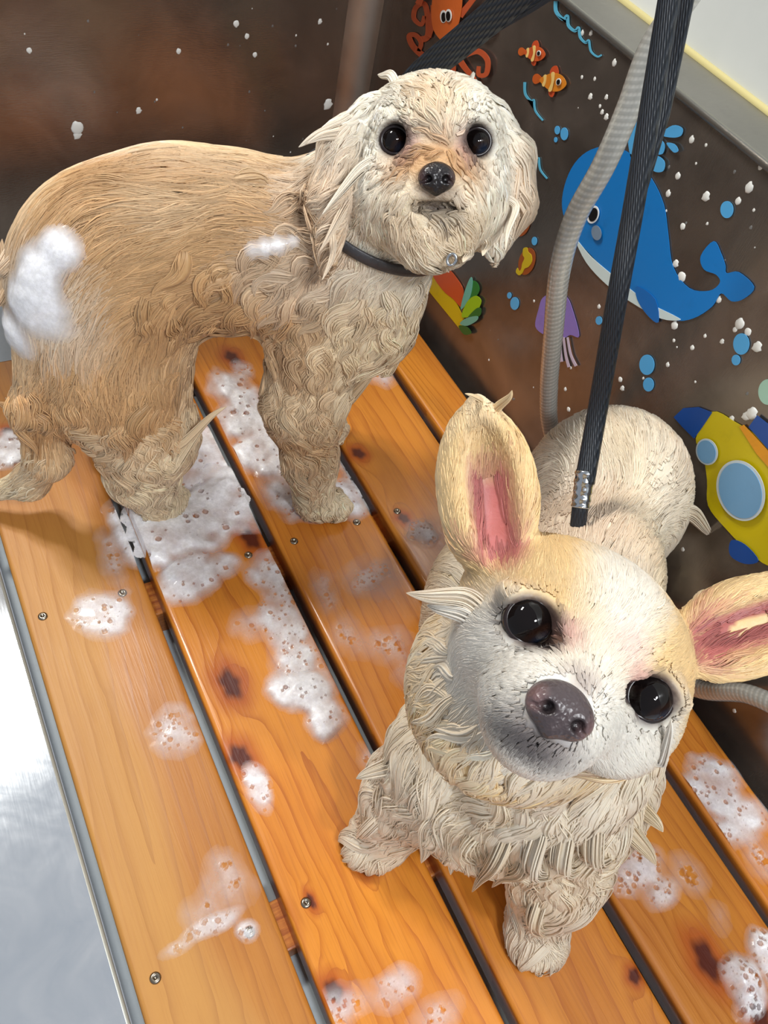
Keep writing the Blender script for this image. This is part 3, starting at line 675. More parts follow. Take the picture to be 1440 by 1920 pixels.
    for sx in (-1, 1):
        Ve, Fe = ball(H1(sx*.245, -.0, .0), .087, R=H1.R); mesh_obj('eye', Ve, Fe, m_eye, body)
        th = np.linspace(0, 2*np.pi, 40, endpoint=False); ring = np.array([H1(sx*.245+.080*math.cos(t), -.050+.012*abs(math.cos(t)), .075*math.sin(t)) for t in th])
        Vl, Fl = tube(np.vstack([ring, ring[:1]]), .013, 8, cap=False); mesh_obj('eyelid', Vl, np.array(Fl), m_lid, body)
    carve_nose('nose', H1, (0, -.27, -.225), .098, .085, .075, srgb(30, 26, 28), srgb(70, 52, 52), body)
    return body, f
dog1, f1 = build_dog1()
# ---------------------------------------------------------------- small cream dog in front (sitting, looking up)
H2 = Head((987, 1163), (1212, 1306), 3.3, tilt=-4)
PALE, YEL, WHT, PINK = (np.array(srgb(*c)) for c in ((240, 229, 208), (240, 216, 168), (240, 237, 228), (184, 106, 102)))
def build_dog2():
    f = Sdf()
    f.ell((4.04, -1.22, 1.30), (.64, .62, .74), rotm((0, 0, 1), 40), k=.1)
    f.ell((3.35, -1.85, 1.42), (.62, .50, .55), rotm((0, 0, 1), 40), k=.3)
    f.ell((2.75, -2.35, 1.55), (.60, .56, .62), rotm((0, 0, 1), 40), k=.3)
    f.ell((2.30, -2.75, 1.38), (.50, .52, .72), k=.25)
    f.chain([(2.4, -2.65, 1.9), H2(0, .72, -.25), H2(0, .50, -.12)], [.52, .44, .36], .25)
    # fore legs
    f.chain([(2.42, -3.02, 1.2), (2.46, -3.25, .65), (2.42, -3.42, .14)], [.34, .24, .15], .12)
    f.ell((2.36, -3.50, .09), (.17, .19, .10), k=.08)
    f.chain([(1.98, -2.50, 1.2), (1.86, -2.46, .65), (1.72, -2.50, .14)], [.34, .24, .16], .12)
    f.ell((1.66, -2.54, .09), (.20, .15, .10), k=.08)
    # folded hind legs
    f.ell((3.45, -2.25, .62), (.58, .36, .55), rotm((0, 0, 1), 42), k=.15); f.chain([(3.3, -2.6, .5), (3.25, -2.85, .2), (3.15, -3.08, .09)], [.26, .18, .11], .12)
    f.ell((3.05, -1.25, .60), (.58, .34, .52), rotm((0, 0, 1), 42), k=.15); f.chain([(2.8, -1.5, .4), (2.55, -1.75, .18), (2.4, -1.85, .09)], [.24, .16, .12], .12)
    f.ell((3.8, -1.4, .5), (.62, .55, .5), rotm((0, 0, 1), 40), k=.2)
    f.ell((2.85, -2.85, .72), (.50, .46, .42), rotm((0, 0, 1), 42), k=.2); f.ell((2.15, -2.72, .95), (.42, .40, .38), k=.2); f.ell((3.12, -2.72, .72), (.40, .36, .5), rotm((0, 0, 1), 42), k=.2)
    f.chain([(4.35, -1.35, .6), (4.5, -1.75, .4), (4.4, -2.1, .25)], [.16, .13, .05], .1)
    # head
    h = lambda c, r, k=.1, **q: H2.ell(f, c, r, k, **q)
    h((.01, .38, .09), (.54, .42, .38), .1)
    h((0, .16, .13), (.34, .26, .25), .14)
    h((.02, .12, -.06), (.38, .26, .27), .12)
    h((-.24, .28, -.10), (.20, .26, .24), .12); h((.33, .26, -.10), (.23, .26, .26), .12)
    h((-.03, -.01, -.12), (.14, .21, .18), .24)
    h((-.07, -.16, -.22), (.150, .15, .12), .16)
    h((-.14, -.07, -.30), (.12, .17, .12), .18); h((.03, -.07, -.30), (.12, .17, .12), .18)
    h((-.05, -.03, -.39), (.12, .17, .10), .14)
    for sx in (-1, 1):
        h((sx*.28, .0, .055), (.16, .10, .06), .08)
        h((sx*.28, -.105, .0), (.100, .10, .092), .03, sub=True)
        h((sx*.155, -.10, -.03), (.05, .07, .05), .05, sub=True)
    H2.cap(f, (-.24, -.17, -.325), (-.07, -.26, -.355), .012, .012, .03, sub=True); H2.cap(f, (-.07, -.26, -.355), (.10, -.17, -.335), .012, .012, .03, sub=True)
    # ears: deep cups opening to the front
    for (bx, bz), (tx, tz), y0, y1 in (((-.47, .17), (-.90, .68), .28, .20), ((.46, .31), (.92, .86), .32, .30)):
        d = np.array([tx-bx, y1-y0, tz-bz]); Ln = np.linalg.norm(d); d /= Ln
        wv = np.cross(d, (0, 1, 0)); wv /= np.linalg.norm(wv); tv = np.cross(d, wv)
        Rr = np.stack([wv, tv if tv[1] > 0 else -tv, d], 1); Rr[:, 1] = np.cross(Rr[:, 2], Rr[:, 0]); mid = np.array([bx, y0, bz])+d*Ln*.42
        fr = -Rr[:, 1] if Rr[1, 1] > 0 else Rr[:, 1]
        h(tuple(mid), (.205, .105, Ln*.56), .06, rot=Rr)
        H2.cap(f, tuple(mid+d*Ln*.25), (tx, y1, tz), .09, .022, .07)
        h(tuple(mid+fr*.085+d*.02), (.125, .12, Ln*.46), .04, sub=True, rot=Rr)
    V, F = surface_net(f, (1.0, -4.1, -.1), (5.0, -.3, 3.9), .026)
    V = project_to(f, V); V[:, 2] = np.maximum(V[:, 2], .009)
    V[:, 0] = np.minimum(V[:, 0], 4.725)
    g = f.grad(V); Lh = H2.loc(V); hd0 = np.clip(1.4-np.linalg.norm((Lh-np.array([0, .2, .1]))/np.array([.75, .6, .8]), axis=1), 0, 1)
    V = V+g*((noise3(V*np.array([1, 1, .8]), 8, 31, 3)*.018)*(1-np.clip(hd0*2, 0, 1)))[:, None]
    def colour(P):
        c = np.tile(PALE, (len(P), 1)); n1 = noise3(P, 3.2, 15); n2 = noise3(P, 7.0, 16)
        k = np.clip(n1*.7+.15, 0, .45)[:, None]; c = c*(1-k)+YEL*.97*k
        c = blend(c, P, (3.2, -1.6, 1.9), (.35, .5, .4), np.array(srgb(236, 206, 190)), 1., .4)
        k = np.clip(n2*.5-.05, 0, .25)[:, None]; c = c*(1-k)+np.array(srgb(226, 198, 170))*k
        Lh = H2.loc(P); hd = np.clip((1.35-np.linalg.norm((Lh-np.array([0, .2, .12]))/np.array([.86, .6, .82]), axis=1))/.3, 0, 1)[:, None]
        hc = np.tile(np.array(srgb(240, 208, 152)), (len(P), 1))
        hc = blend(hc, Lh, (.0, -.1, -.28), (.42, .7, .30), WHT, .7, 1.)
        hc = blend(hc, Lh, (-.33, .0, -.18), (.18, .6, .24), WHT, .7, 1.)
        hc = blend(hc, Lh, (.33, .0, -.14), (.16, .6, .22), WHT, .7, .9)
        hc = blend(hc, Lh, (.0, .0, .30), (.16, .8, .32), WHT, .9, .9)
        hc = blend(hc, Lh, (.06, -.1, .10), (.09, .5, .07), np.array(srgb(240, 206, 200)), 1., .6)
        hc = blend(hc, Lh, (-.07, -.3, -.345), (.16, .2, .085), np.array(srgb(120, 104, 106)), 1., .7)
        hc = blend(hc, Lh, (-.12, -.3, -.385), (.14, .3, .05), np.array(srgb(56, 50, 54)), 1., .75)
        hc = blend(hc, Lh, (-.05, -.2, -.11), (.07, .2, .05), np.array(srgb(140, 118, 112)), .9, .6)
        for sx in (-1, 1):
            hc = blend(hc, Lh, (sx*.17, -.1, .01), (.075, .3, .06), np.array(srgb(214, 160, 152)), .9, .75)
            hc = blend(hc, Lh, (sx*.28, -.1, .0), (.120, .4, .112), np.array(srgb(70, 52, 54)), .35, .92)
            hc = blend(hc, Lh, (sx*.185, -.1, -.03), (.05, .3, .045), np.array(srgb(50, 40, 44)), .7, .85)
        for (bx, bz), (tx, tz) in (((-.49, .20), (-.80, .57)), ((.48, .34), (.90, .84))):
            a = np.array([bx, bz]); b = np.array([tx, tz]); q = Lh[:, [0, 2]]; t = np.clip(((q-a) @ (b-a))/((b-a) @ (b-a)), 0, 1); dd = np.linalg.norm(q-a-t[:, None]*(b-a), axis=1)
            gg = f.grad(P); front = np.clip(-(gg @ H2.R[:, 1])*2+.6, 0, 1) if True else 1
            wv = np.clip((.125-dd)/.05, 0, 1)*np.clip((.86-t)/.3, 0, 1)*(Lh[:, 1] > -.1)*(Lh[:, 1] < .34)*front
            hc = hc*(1-wv[:, None])+PINK*wv[:, None]
        return c*(1-hd)+hc*hd
    body = mesh_obj('dog', V, F, m_skin2, None, colors=np.clip(colour(V), 0, 1))
    props(body, 'small wet cream dog with big upright pink ears, sitting in front and looking up', 'dog')
    fw = Flow([((2.9, -2.2, 2.1), (3.5, -1.7, 2.0), .5), ((3.5, -1.7, 2.0), (4.2, -1.1, 1.8), .5), ((4.3, -1.0, 1.6), (4.6, -1.0, 1.0), .4), ((4.2, -1.8, 1.5), (4.4, -1.9, .8), .4), ((3.6, -2.2, 1.7), (3.9, -2.4, 1.1), .4),
               ((3.3, -1.2, 1.6), (3.3, -1.0, 1.0), .4), ((2.2, -3.2, 1.8), (2.2, -3.35, 1.1), .4), ((2.6, -3.1, 1.7), (2.8, -3.3, 1.0), .4), ((1.9, -2.5, 1.8), (1.75, -2.4, 1.1), .4), ((3.1, -2.7, 1.2), (3.25, -2.9, .6), .3),
               ((2.42, -3.2, .8), (2.42, -3.5, .2), .3), ((1.85, -2.5, .8), (1.6, -2.55, .15), .3), ((3.2, -2.9, .5), (3.2, -3.2, .1), .2), ((3.4, -2.4, .9), (3.4, -2.5, .4), .3),
               (H2(0, -.1, .0), H2(0, .1, .35), .15), (H2(0, .1, .4), H2(0, .4, .6), .3), (H2(-.15, .0, .12), H2(-.35, .1, .35), .2), (H2(.15, .0, .12), H2(.35, .1, .35), .2),
               (H2(-.38, .1, .0), H2(-.58, .3, .02), .15), (H2(.38, .1, .0), H2(.58, .3, .02), .15), (H2(-.2, -.05, -.15), H2(-.42, .1, -.3), .15), (H2(.2, -.05, -.15), H2(.42, .1, -.3), .15),
               (H2(-.03, -.2, -.1), H2(-.06, -.0, .0), .06), (H2(.03, -.2, -.1), H2(.06, -.0, .0), .06), (H2(-.1, -.2, -.25), H2(-.24, -.05, -.3), .1), (H2(.1, -.2, -.25), H2(.24, -.05, -.3), .1), (H2(0, -.2, -.38), H2(0, 0, -.55), .15),
               (H2(-.5, .1, .2), H2(-.92, .1, .70), .2), (H2(-.66, .1, .2), H2(-.95, .1, .55), .2), (H2(.45, .2, .3), H2(.9, .2, .85), .2), (H2(.6, .2, .3), H2(.95, .2, .7), .2),
               (H2(-.45, .3, -.3), H2(-.5, .5, -.7), .3), (H2(.45, .3, -.3), H2(.5, .5, -.7), .3)])
    rg = np.random.default_rng(21); coat = Coat(fw)
    P = sample_surface(V, F, 30000, rg); Lh = H2.loc(P); g = f.grad(P); view = CAM-P; vis = (g*view).sum(1)/np.linalg.norm(view, axis=1) > -.35
    face_ = lambda L: (np.linalg.norm((L-np.array([0, .0, .04]))/np.array([.66, .64, .58]), axis=1) < 1) | ((np.abs(L[:, 0]) > .38) & (L[:, 2] > .02) & (L[:, 1] < .5))
    ih = face_(Lh)
    ax = P @ np.array([.73, .69, 0.])
    back = (ax > .35) | ((Lh[:, 1] > .3) & (Lh[:, 2] > -.1))
    # back: close wet coat
    s = vis & ~ih & back & (rg.random(len(P)) < .75); Q = P[s]; n = len(Q)
    coat.add(locks(f, Q, rg.uniform(.2, .4, n), rg.uniform(.014, .034, n), fw, M=8, K=5, ns=5, core=.6, flat=.28, lift=.0, wig=.4, curl=.25, curlf=.9, seed=15, droop=.1), colour(Q), 1, .05, svar=.06)
    # chest ruff and legs: heavy dripping locks
    s = vis & ~ih & ~back & (rg.random(len(P)) < .26); Q = P[s]; n = len(Q); low = np.clip(Q[:, 2]/.4, .35, 1)
    nr = np.clip((np.linalg.norm(Q-H2(0, .2, .0), axis=1)-.62)/.5, .38, 1)
    coat.add(locks(f, Q, rg.uniform(.3, .62, n)*low*(.4+.6*nr), rg.uniform(.045, .10, n)*low**.5*nr, fw, M=12, K=8, ns=20, core=.97, flat=.5, lift=.12, droop=.45, curl=rg.uniform(.2, .9, n), curlf=rg.uniform(.5, 1.1, n), wig=.6, seed=16, stick=.45, flick=rg.uniform(0, 1.1, n), tip=1.3, sw=.005), colour(Q)*.6+PALE*.45, 2, .03, svar=.04)
    s = vis & ~ih & ~back & (rg.random(len(P)) < .3); Q = P[s]; n = len(Q)
    coat.add(locks(f, Q, rg.uniform(.15, .35, n), rg.uniform(.010, .02, n), fw, M=8, ns=3, core=0, flat=.6, lift=.12, droop=.3, curl=.8, curlf=1., wig=.6, seed=17, stick=.4, sw=.0045), colour(Q), 3, .06, svar=.07)
    # head
    Pm = sample_surface(V, F, 210000, rg); Lm = H2.loc(Pm); gm = f.grad(Pm); vm = (gm*(CAM-Pm)).sum(1) > -.3
    ih = face_(Lm) & vm
    e = np.minimum(np.linalg.norm(Lm-np.array([-.28, -.06, 0]), axis=1), np.linalg.norm(Lm-np.array([.28, -.06, 0]), axis=1))
    nz = np.linalg.norm((Lm-np.array([-.08, -.30, -.225]))/np.array([1.1, 1.3, 1]), axis=1)
    inner = np.zeros(len(Pm), bool)
    cc = colour(Pm); inner = np.zeros(len(Pm), bool)
    for (bx, bz), (tx, tz) in (((-.49, .20), (-.80, .57)), ((.48, .34), (.82, .74))):
        a = np.array([bx, bz]); b = np.array([tx, tz]); q = Lm[:, [0, 2]]; t = ((q-a) @ (b-a))/((b-a) @ (b-a)); dd = np.linalg.norm(q-a-np.clip(t, 0, 1)[:, None]*(b-a), axis=1)
        inner |= (dd < .066+.03*noise3(Pm, 20, 5)) & (t > -.3) & (t < .66) & ((gm @ H2.R[:, 1]) < .1)
    ok = ih & (e > .122) & (nz > .114) & ~inner & (rg.random(len(Pm)) < .85); Q, Lq, mn, cq = Pm[ok], Lm[ok], np.minimum(e, nz)[ok], cc[ok]; n = len(Q)
    face = np.clip((mn-.10)/.35, 0, 1); Ln = .07+.17*face*rg.uniform(.6, 1.2, n); earz = np.abs(Lq[:, 0]) > .58; Ln = np.where(earz, rg.uniform(.10, .2, n), Ln)*np.where(Lq[:, 2] > .52, .45, 1); Ln = np.where(Lq[:, 1] < -.05, Ln*.6, Ln)
    Wd = .006+.014*face*rg.uniform(.5, 1.2, n)
    kw = dict(M=6, K=4, flat=.35, lift=.01, droop=.0, curlf=.8, wig=.32, seed=18, stick=.9)
    def over_face(Cc):
        LC = H2.loc(Cc.reshape(-1, 3)).reshape(Cc.shape); bad = np.zeros(len(Cc), bool)
        for sx in (-1, 1): bad |= ((np.hypot(LC[..., 0]-sx*.28, LC[..., 2]/.95) < .097) & (LC[..., 1] < .05)).any(1)
        return bad | ((np.hypot((LC[..., 0]+.08)/1.15, LC[..., 2]+.225) < .105) & (LC[..., 1] < -.12)).any(1)
    res = locks(f, Q, Ln, Wd, fw, curl=.2, ns=6, core=0, sw=.0034, cull=over_face, **kw); coat.add(res, cq[locks.kept], 4, .04, svar=.06)
    T = [(H2(-.45, .15, -.05), at(762, 1112, d=3.6), .05), (H2(-.42, .2, -.10), at(800, 1135, d=3.6), .045), (H2(-.88, .2, .66), at(872, 738, d=3.45), .02), (H2(-.80, .2, .66), at(960, 732, d=3.4), .022),
         (hit(f, 745, 1430), at(668, 1460, d=5.0), .07), (hit(f, 715, 1530), at(667, 1578, z=.04), .09), (hit(f, 810, 1480), at(764, 1545, d=5.0), .08), (hit(f, 830, 1530), at(790, 1618, d=5.1), .08), (hit(f, 860, 1520), at(845, 1640, d=5.05), .08),
         (hit(f, 950, 1560), at(885, 1672, d=5.05), .08), (hit(f, 990, 1580), at(922, 1664, d=5.05), .06), (hit(f, 1010, 1680), at(1030, 1775, z=.03), .09), (hit(f, 1010, 1560), at(1048, 1655, d=5.05), .10), (hit(f, 1170, 1540), at(1230, 1622, d=5.15), .08),
         (hit(f, 1190, 1500), at(1243, 1560, d=5.1), .07), (hit(f, 1110, 1540), at(1160, 1618, d=5.1), .09), (hit(f, 1060, 1560), at(1110, 1630, d=5.1), .09), (hit(f, 900, 1560), at(935, 1640, d=5.05), .09), (H2(.42, .1, -.15), at(1258, 1350, d=3.2), .025), (hit(f, 1290, 960), at(1336, 1008, d=6.6), .06)]
    for i, (a, b, w_) in enumerate(T): a = np.array(a, float); coat.tuft(f, a, b, w_, colour(a[None])[0], seed=i+50, ns=60)
    coat.build('fur', m_lock, body)
    for sx in (-1, 1):
        Ve, Fe = ball(H2(sx*.28, .0, .0), .103, R=H2.R); mesh_obj('eye', Ve, Fe, m_eye, body)
        th = np.linspace(0, 2*np.pi, 48, endpoint=False); ring = np.array([H2(sx*.28+.090*math.cos(t), -.05+.012*abs(math.cos(t)), .084*math.sin(t)) for t in th])
        Vl, Fl = tube(np.vstack([ring, ring[:1]]), .014, 8, cap=False); mesh_obj('eyelid', Vl, np.array(Fl), m_lid, body)
    carve_nose('nose', H2, (-.08, -.30, -.225), .122, .098, .085, srgb(72, 62, 64), srgb(112, 88, 88), body)
    return body, f
dog2, f2 = build_dog2()
# ---------------------------------------------------------------- collar, leashes, hose
M = Mat('black wet webbing', srgb(24, 30, 38), .45); ab = M.attr('along'); ac = M.attr('across')
wv = M.math('MULTIPLY', M.math('SINE', M.math('ADD', M.math('MULTIPLY', ab, 55.), M.math('MULTIPLY', ac, 14.))), M.math('SINE', M.math('MULTIPLY', ac, 44.)))
M.set('Base Color', M.mix(M.rng(wv, -1, 1), srgb(12, 16, 22), srgb(32, 40, 50))); M.bump(wv, .4, .02); m_web = M.m
def strap(name, pts, hw, th_, parent, twist=0., up=(0, 0, 1), n=14, r0=1., mat=None):
    P = spline(pts, n); T, N, B = frames(P); m_ = len(P); tw = np.linspace(0, twist, m_)
    view = CAM-P; Bv = np.cross(T, view); Bv /= np.linalg.norm(Bv, axis=1)[:, None]; Nv = np.cross(Bv, T)
    Bt = Bv*np.cos(tw+.25)[:, None]+Nv*np.sin(tw+.25)[:, None]; Nt = np.cross(Bt, T)
    k = 20; a = np.linspace(0, 2*np.pi, k, endpoint=False); ca = np.sign(np.cos(a))*np.abs(np.cos(a))**.55; sa = np.sign(np.sin(a))*np.abs(np.sin(a))**.7
    hw = np.broadcast_to(hw, (m_,))[:, None, None]
    V = (P[:, None]+Bt[:, None]*(hw*ca[None, :, None])+Nt[:, None]*(th_*sa)[None, :, None]).reshape(-1, 3)
    F = [(i*k+j, i*k+(j+1) % k, (i+1)*k+(j+1) % k, (i+1)*k+j) for i in range(m_-1) for j in range(k)]+[tuple(range(k))[::-1], tuple(range((m_-1)*k, m_*k))]
    ln = np.concatenate([[0], np.cumsum(np.linalg.norm(np.diff(P, axis=0), axis=1))])
    return mesh_obj(name, V, F, mat or m_web, parent, attrs=dict(along=np.repeat(ln, k), across=np.tile(ca*.5+.5, m_)))
# collar of the dog at the back: a band laid round the neck
M = Mat('dark wet collar', srgb(58, 58, 62), .4); M.bump(M.noise(M.coord(), 40, 2), .4, .01); m_collar = M.m
M = Mat('polished steel', srgb(200, 205, 210), .15, 1.0); m_chrome = M.m
def collar(f, c, ax, name, label, hw=.042, off=.03):
    ax = np.array(ax, float); ax /= np.linalg.norm(ax); u = np.cross(ax, (0, 0, 1)); u /= np.linalg.norm(u); v = np.cross(ax, u); pts = []
    for a in np.linspace(0, 2*np.pi, 64, endpoint=False):
        d = u*math.cos(a)+v*math.sin(a); t = 0.1
        for _ in range(60):
            e = f((np.array(c)+d*t)[None])[0]
            if e > off: break
            t += .012
        pts.append(t)
    pts = np.array(pts); pts = np.convolve(np.r_[pts[-4:], pts, pts[:4]], np.ones(9)/9, 'valid'); m_ = 64; V = []; k = 8
    for i, a in enumerate(np.linspace(0, 2*np.pi, 64, endpoint=False)):
        d = u*math.cos(a)+v*math.sin(a); o = np.array(c)+d*pts[i]
        for b in np.linspace(0, 2*np.pi, k, endpoint=False): V.append(o+ax*hw*np.sign(math.cos(b))*abs(math.cos(b))**.5+d*.018*math.sin(b))
    F = [(i*k+j, i*k+(j+1) % k, ((i+1) % m_)*k+(j+1) % k, ((i+1) % m_)*k+j) for i in range(m_) for j in range(k)]
    r = mesh_obj(name, V, F, m_collar, None); props(r, label, 'collar'); return r
col1 = collar(NECK, COLLAR_C, COLLAR_AX, 'dog_collar', 'dark grey wet collar round the neck of the long-eared dog at the back')
rg_ = hit(f1, 847, 487)+(CAM-hit(f1, 847, 487))*.02; a = np.linspace(0, 2*np.pi, 25); view = CAM-rg_; view /= np.linalg.norm(view); u_ = np.cross(view, (0, 0, 1)); u_ /= np.linalg.norm(u_); v_ = np.cross(view, u_)
V, F = tube([rg_+u_*.026*math.cos(t)+v_*.034*math.sin(t) for t in a], .010, 8, cap=False); mesh_obj('ring', V, F, m_chrome, col1)
# flat leash of the back dog
L1 = empty('dog_leash', at(800, 150, d=5.0), 'wide flat black webbing leash rising from behind the back dog towards the top edge', 'leash')
strap('strap', [at(738, 200, d=5.45), at(790, 140, d=5.25), at(868, 76, d=4.9), at(950, 8, d=4.55), at(1040, -75, d=4.2)], .088, .012, L1)
strap('strap', [at(770, 200, d=5.45), at(812, 142, d=5.25), at(880, 88, d=5.0), at(942, 50, d=4.8), at(1002, 12, d=4.6), at(1090, -50, d=4.3)], .032, .014, L1, twist=2.2)
# round leash of the front dog
hp = hit(f2, 1086, 978); DH = (RW @ (hp-CAM))[2]-.02
L2 = empty('dog_leash', at(1090, 950, d=5.0), 'long black tubular leash with a crimped silver end above the small cream dog', 'leash')
strap('strap', [at(1096, 905, d=DH-.08), at(1122, 760, d=DH-.2), at(1156, 565, d=4.7), at(1186, 400, d=4.5), at(1220, 200, d=4.25), at(1256, -10, d=4.0), at(1272, -100, d=3.9)], np.linspace(.062, .050, 85), .04, L2)
strap('strap', [at(1192, 400, d=4.6), at(1226, 260, d=4.45), at(1254, 130, d=4.3), at(1282, -10, d=4.1), at(1298, -100, d=4.0)], np.concatenate([np.linspace(.02, .055, 20), np.full(37, .055)]), .03, L2)
strap('strap', [at(1084, 985, d=DH+.01), at(1087, 958, d=DH-.03), at(1090, 930, d=DH-.05)], .05, .04, L2)
P = spline([at(1088, 952, d=DH-.05), at(1093, 918, d=DH-.06), at(1098, 882, d=DH-.08)], 12); t = np.linspace(0, 1, len(P))
V, F = tube(P, .058+.003*np.sin(t*30)+.004*(t > .5), 20); mesh_obj('ferrule', V, F, m_chrome, L2)
# braided hose
M = Mat('braided clear hose', srgb(168, 168, 158), .22); ab = M.attr('along'); ac = M.attr('across')
s1 = M.math('SINE', M.math('ADD', M.math('MULTIPLY', ab, 150.), M.math('MULTIPLY', ac, 9.))); s2 = M.math('SINE', M.math('MULTIPLY', ac, 60.))
br = M.math('MULTIPLY', M.rng(s1, -.6, .9), M.rng(s2, -1., 1., .6, 1.))
M.set('Base Color', M.mix(br, srgb(158, 158, 152), srgb(182, 181, 174))); M.set('Transmission Weight', .15); M.set('Coat Weight', .6); M.set('Coat Roughness', .08); M.bump(br, .12, .02); m_hose = M.m
def hose_mesh(name, pts, r, label):
    P = spline(pts, 16); k = 24; V, F = tube(P, r, k); ln = np.concatenate([[0], np.cumsum(np.linalg.norm(np.diff(P, axis=0), axis=1))])
    o = mesh_obj(name, V, F, m_hose, None, attrs=dict(along=np.repeat(ln, k), across=np.tile(np.abs(np.linspace(-1, 1, k, endpoint=False)), len(P)))); return props(o, label, 'hose')
hose_mesh('water_hose', [at(1370, -130, d=4.35), at(1290, -10, d=4.5), at(1222, 90, d=4.7), at(1178, 205, d=4.9), at(1132, 310, d=5.1), at(1078, 410, d=5.4), at(1050, 505, d=5.7), at(1038, 620, d=6.2), at(1029, 730, d=6.8), at(1034, 810, d=7.25),
    (4.60, -.62, .40), (4.62, -1.2, .13), (4.62, -1.9, .12), (4.60, -2.5, .13), at(1405, 1302, x=4.58), at(1500, 1350, x=4.56), at(1640, 1440, x=4.5)], .074, 'clear grey braided water hose hanging by the right wall, passing behind the small dog')
# ---------------------------------------------------------------- stickers on the right wall
def smat(name, c, rough=.3):
    M = Mat(name, srgb(*c), rough); n_ = M.noise(M.coord(), 5, 4, .7); M.set('Base Color', M.mix(M.rng(n_, .55, .75, 0, .18), srgb(*c), srgb(*(int(x*.6) for x in c)))); return M.m
SM = {}
def film(px_pts, layer, sm=True, n=6):
    """outline of a vinyl layer on the wall, cut from film with a small thickness"""
    P = np.array([at(a, b, x=XW-.008) for a, b in px_pts]); Q = spline(P, n, closed=True) if sm else P
    x1 = XW-.002-layer*.004; x0 = x1-.004; m_ = len(Q)
    bm = bmesh.new(); vs = [bm.verts.new((x0, q[1], q[2])) for q in Q]; f_ = bm.faces.new(vs); r_ = bmesh.ops.extrude_face_region(bm, geom=[f_])
    for v in r_['geom']:
        if isinstance(v, bmesh.types.BMVert): v.co.x = x1
    bmesh.ops.triangulate(bm, faces=[f for f in bm.faces if len(f.verts) > 4]); bmesh.ops.recalc_face_normals(bm, faces=bm.faces)
    bm.verts.ensure_lookup_table(); V = [tuple(v.co) for v in bm.verts]; F = [tuple(v.index for v in f.verts) for f in bm.faces]; bm.free(); return V, F
def oval(cx, cy, rx, ry, rot=0, n=20):
    a = np.linspace(0, 2*np.pi, n, endpoint=False); r = math.radians(rot)
    return [(cx+rx*math.cos(t)*math.cos(r)-ry*math.sin(t)*math.sin(r), cy+rx*math.cos(t)*math.sin(r)+ry*math.sin(t)*math.cos(r)) for t in a]
def ribbon(pts, w0, w1=None, n=8):
    P = spline(np.array(pts, float), n); T = np.gradient(P, axis=0); T /= np.linalg.norm(T, axis=1)[:, None]; N = np.stack([-T[:, 1], T[:, 0]], 1)
    w_ = np.linspace(w0, w0 if w1 is None else w1, len(P))[:, None]/2; return [tuple(q) for q in np.vstack([P+N*w_, (P-N*w_)[::-1]])]
def sticker(name, label, cat, layers, group=None):
    """layers: (part name, colour, outline, smooth)"""
    all_ = []
    for i, (pn, c, pts, sm) in enumerate(layers):
        if c not in SM: SM[c] = smat('vinyl', c)
        all_.append((pn, SM[c], *film(pts, i+1 if pn != 'base' else 0, sm, 4 if sm else 1)))
    if len(all_) == 1:
        o = mesh_obj(name, all_[0][2], all_[0][3], all_[0][1], None, smooth=False); return props(o, label, cat, group)
    c0 = np.mean(all_[0][2], 0); e_ = empty(name, (XW, c0[1], np.min(np.array(all_[0][2])[:, 2])), label, cat, group)
    for pn, m_, V, F in all_: mesh_obj(pn, V, F, m_, e_, smooth=False)
    return e_
BLUE, LBLUE, DBLUE = (22, 120, 196), (84, 168, 222), (18, 72, 150)
HALO = (46, 42, 38)
# whale
whale = [(1056, 400), (1056, 360), (1072, 315), (1100, 285), (1140, 274), (1185, 290), (1222, 335), (1245, 385), (1253, 440), (1262, 500), (1292, 540), (1330, 545), (1350, 530), (1343, 515), (1320, 505), (1314, 480), (1338, 452), (1352, 475), (1360, 498), (1362, 512), (1385, 510), (1414, 538), (1395, 560), (1372, 565), (1352, 550), (1335, 575), (1300, 597), (1262, 600), (1210, 575), (1160, 530), (1110, 480), (1075, 440)]
sticker('whale_sticker', 'big blue whale sticker on the right steel wall, behind the hose and leash', 'sticker', [
    ('body', BLUE, whale, True), ('belly', (206, 222, 220), [(1080, 448), (1110, 482), (1160, 524), (1215, 566), (1262, 590), (1276, 600), (1240, 597), (1190, 570), (1140, 535), (1100, 492)], True),
    ('fin', (20, 104, 180), [(1196, 536), (1230, 560), (1236, 604), (1215, 590), (1196, 560)], True),
    ('eye_white', (240, 244, 244), oval(1114, 402, 11, 17, 15), True), ('pupil', (10, 10, 12), oval(1115, 402, 8, 13, 15), True), ('cheek', (120, 140, 160), oval(1122, 436, 9, 14, -10), True)])
sticker('spout_sticker', 'light blue water spout sticker above the whale, half hidden by the leash', 'sticker', [
    ('stream', LBLUE, [(1185, 300), (1178, 262), (1188, 236), (1176, 226), (1200, 205), (1212, 240), (1208, 280), (1200, 305)], True), ('drop', LBLUE, [(1240, 252), (1262, 235), (1280, 240), (1278, 254), (1262, 258)], True),
    ('drop', LBLUE, [(1230, 275), (1238, 260), (1248, 272), (1244, 288), (1232, 288)], True), ('drop', LBLUE, [(1222, 312), (1232, 292), (1248, 302), (1246, 320), (1232, 322)], True), ('drop', LBLUE, [(1253, 268), (1268, 270), (1275, 282), (1266, 285)], True)])
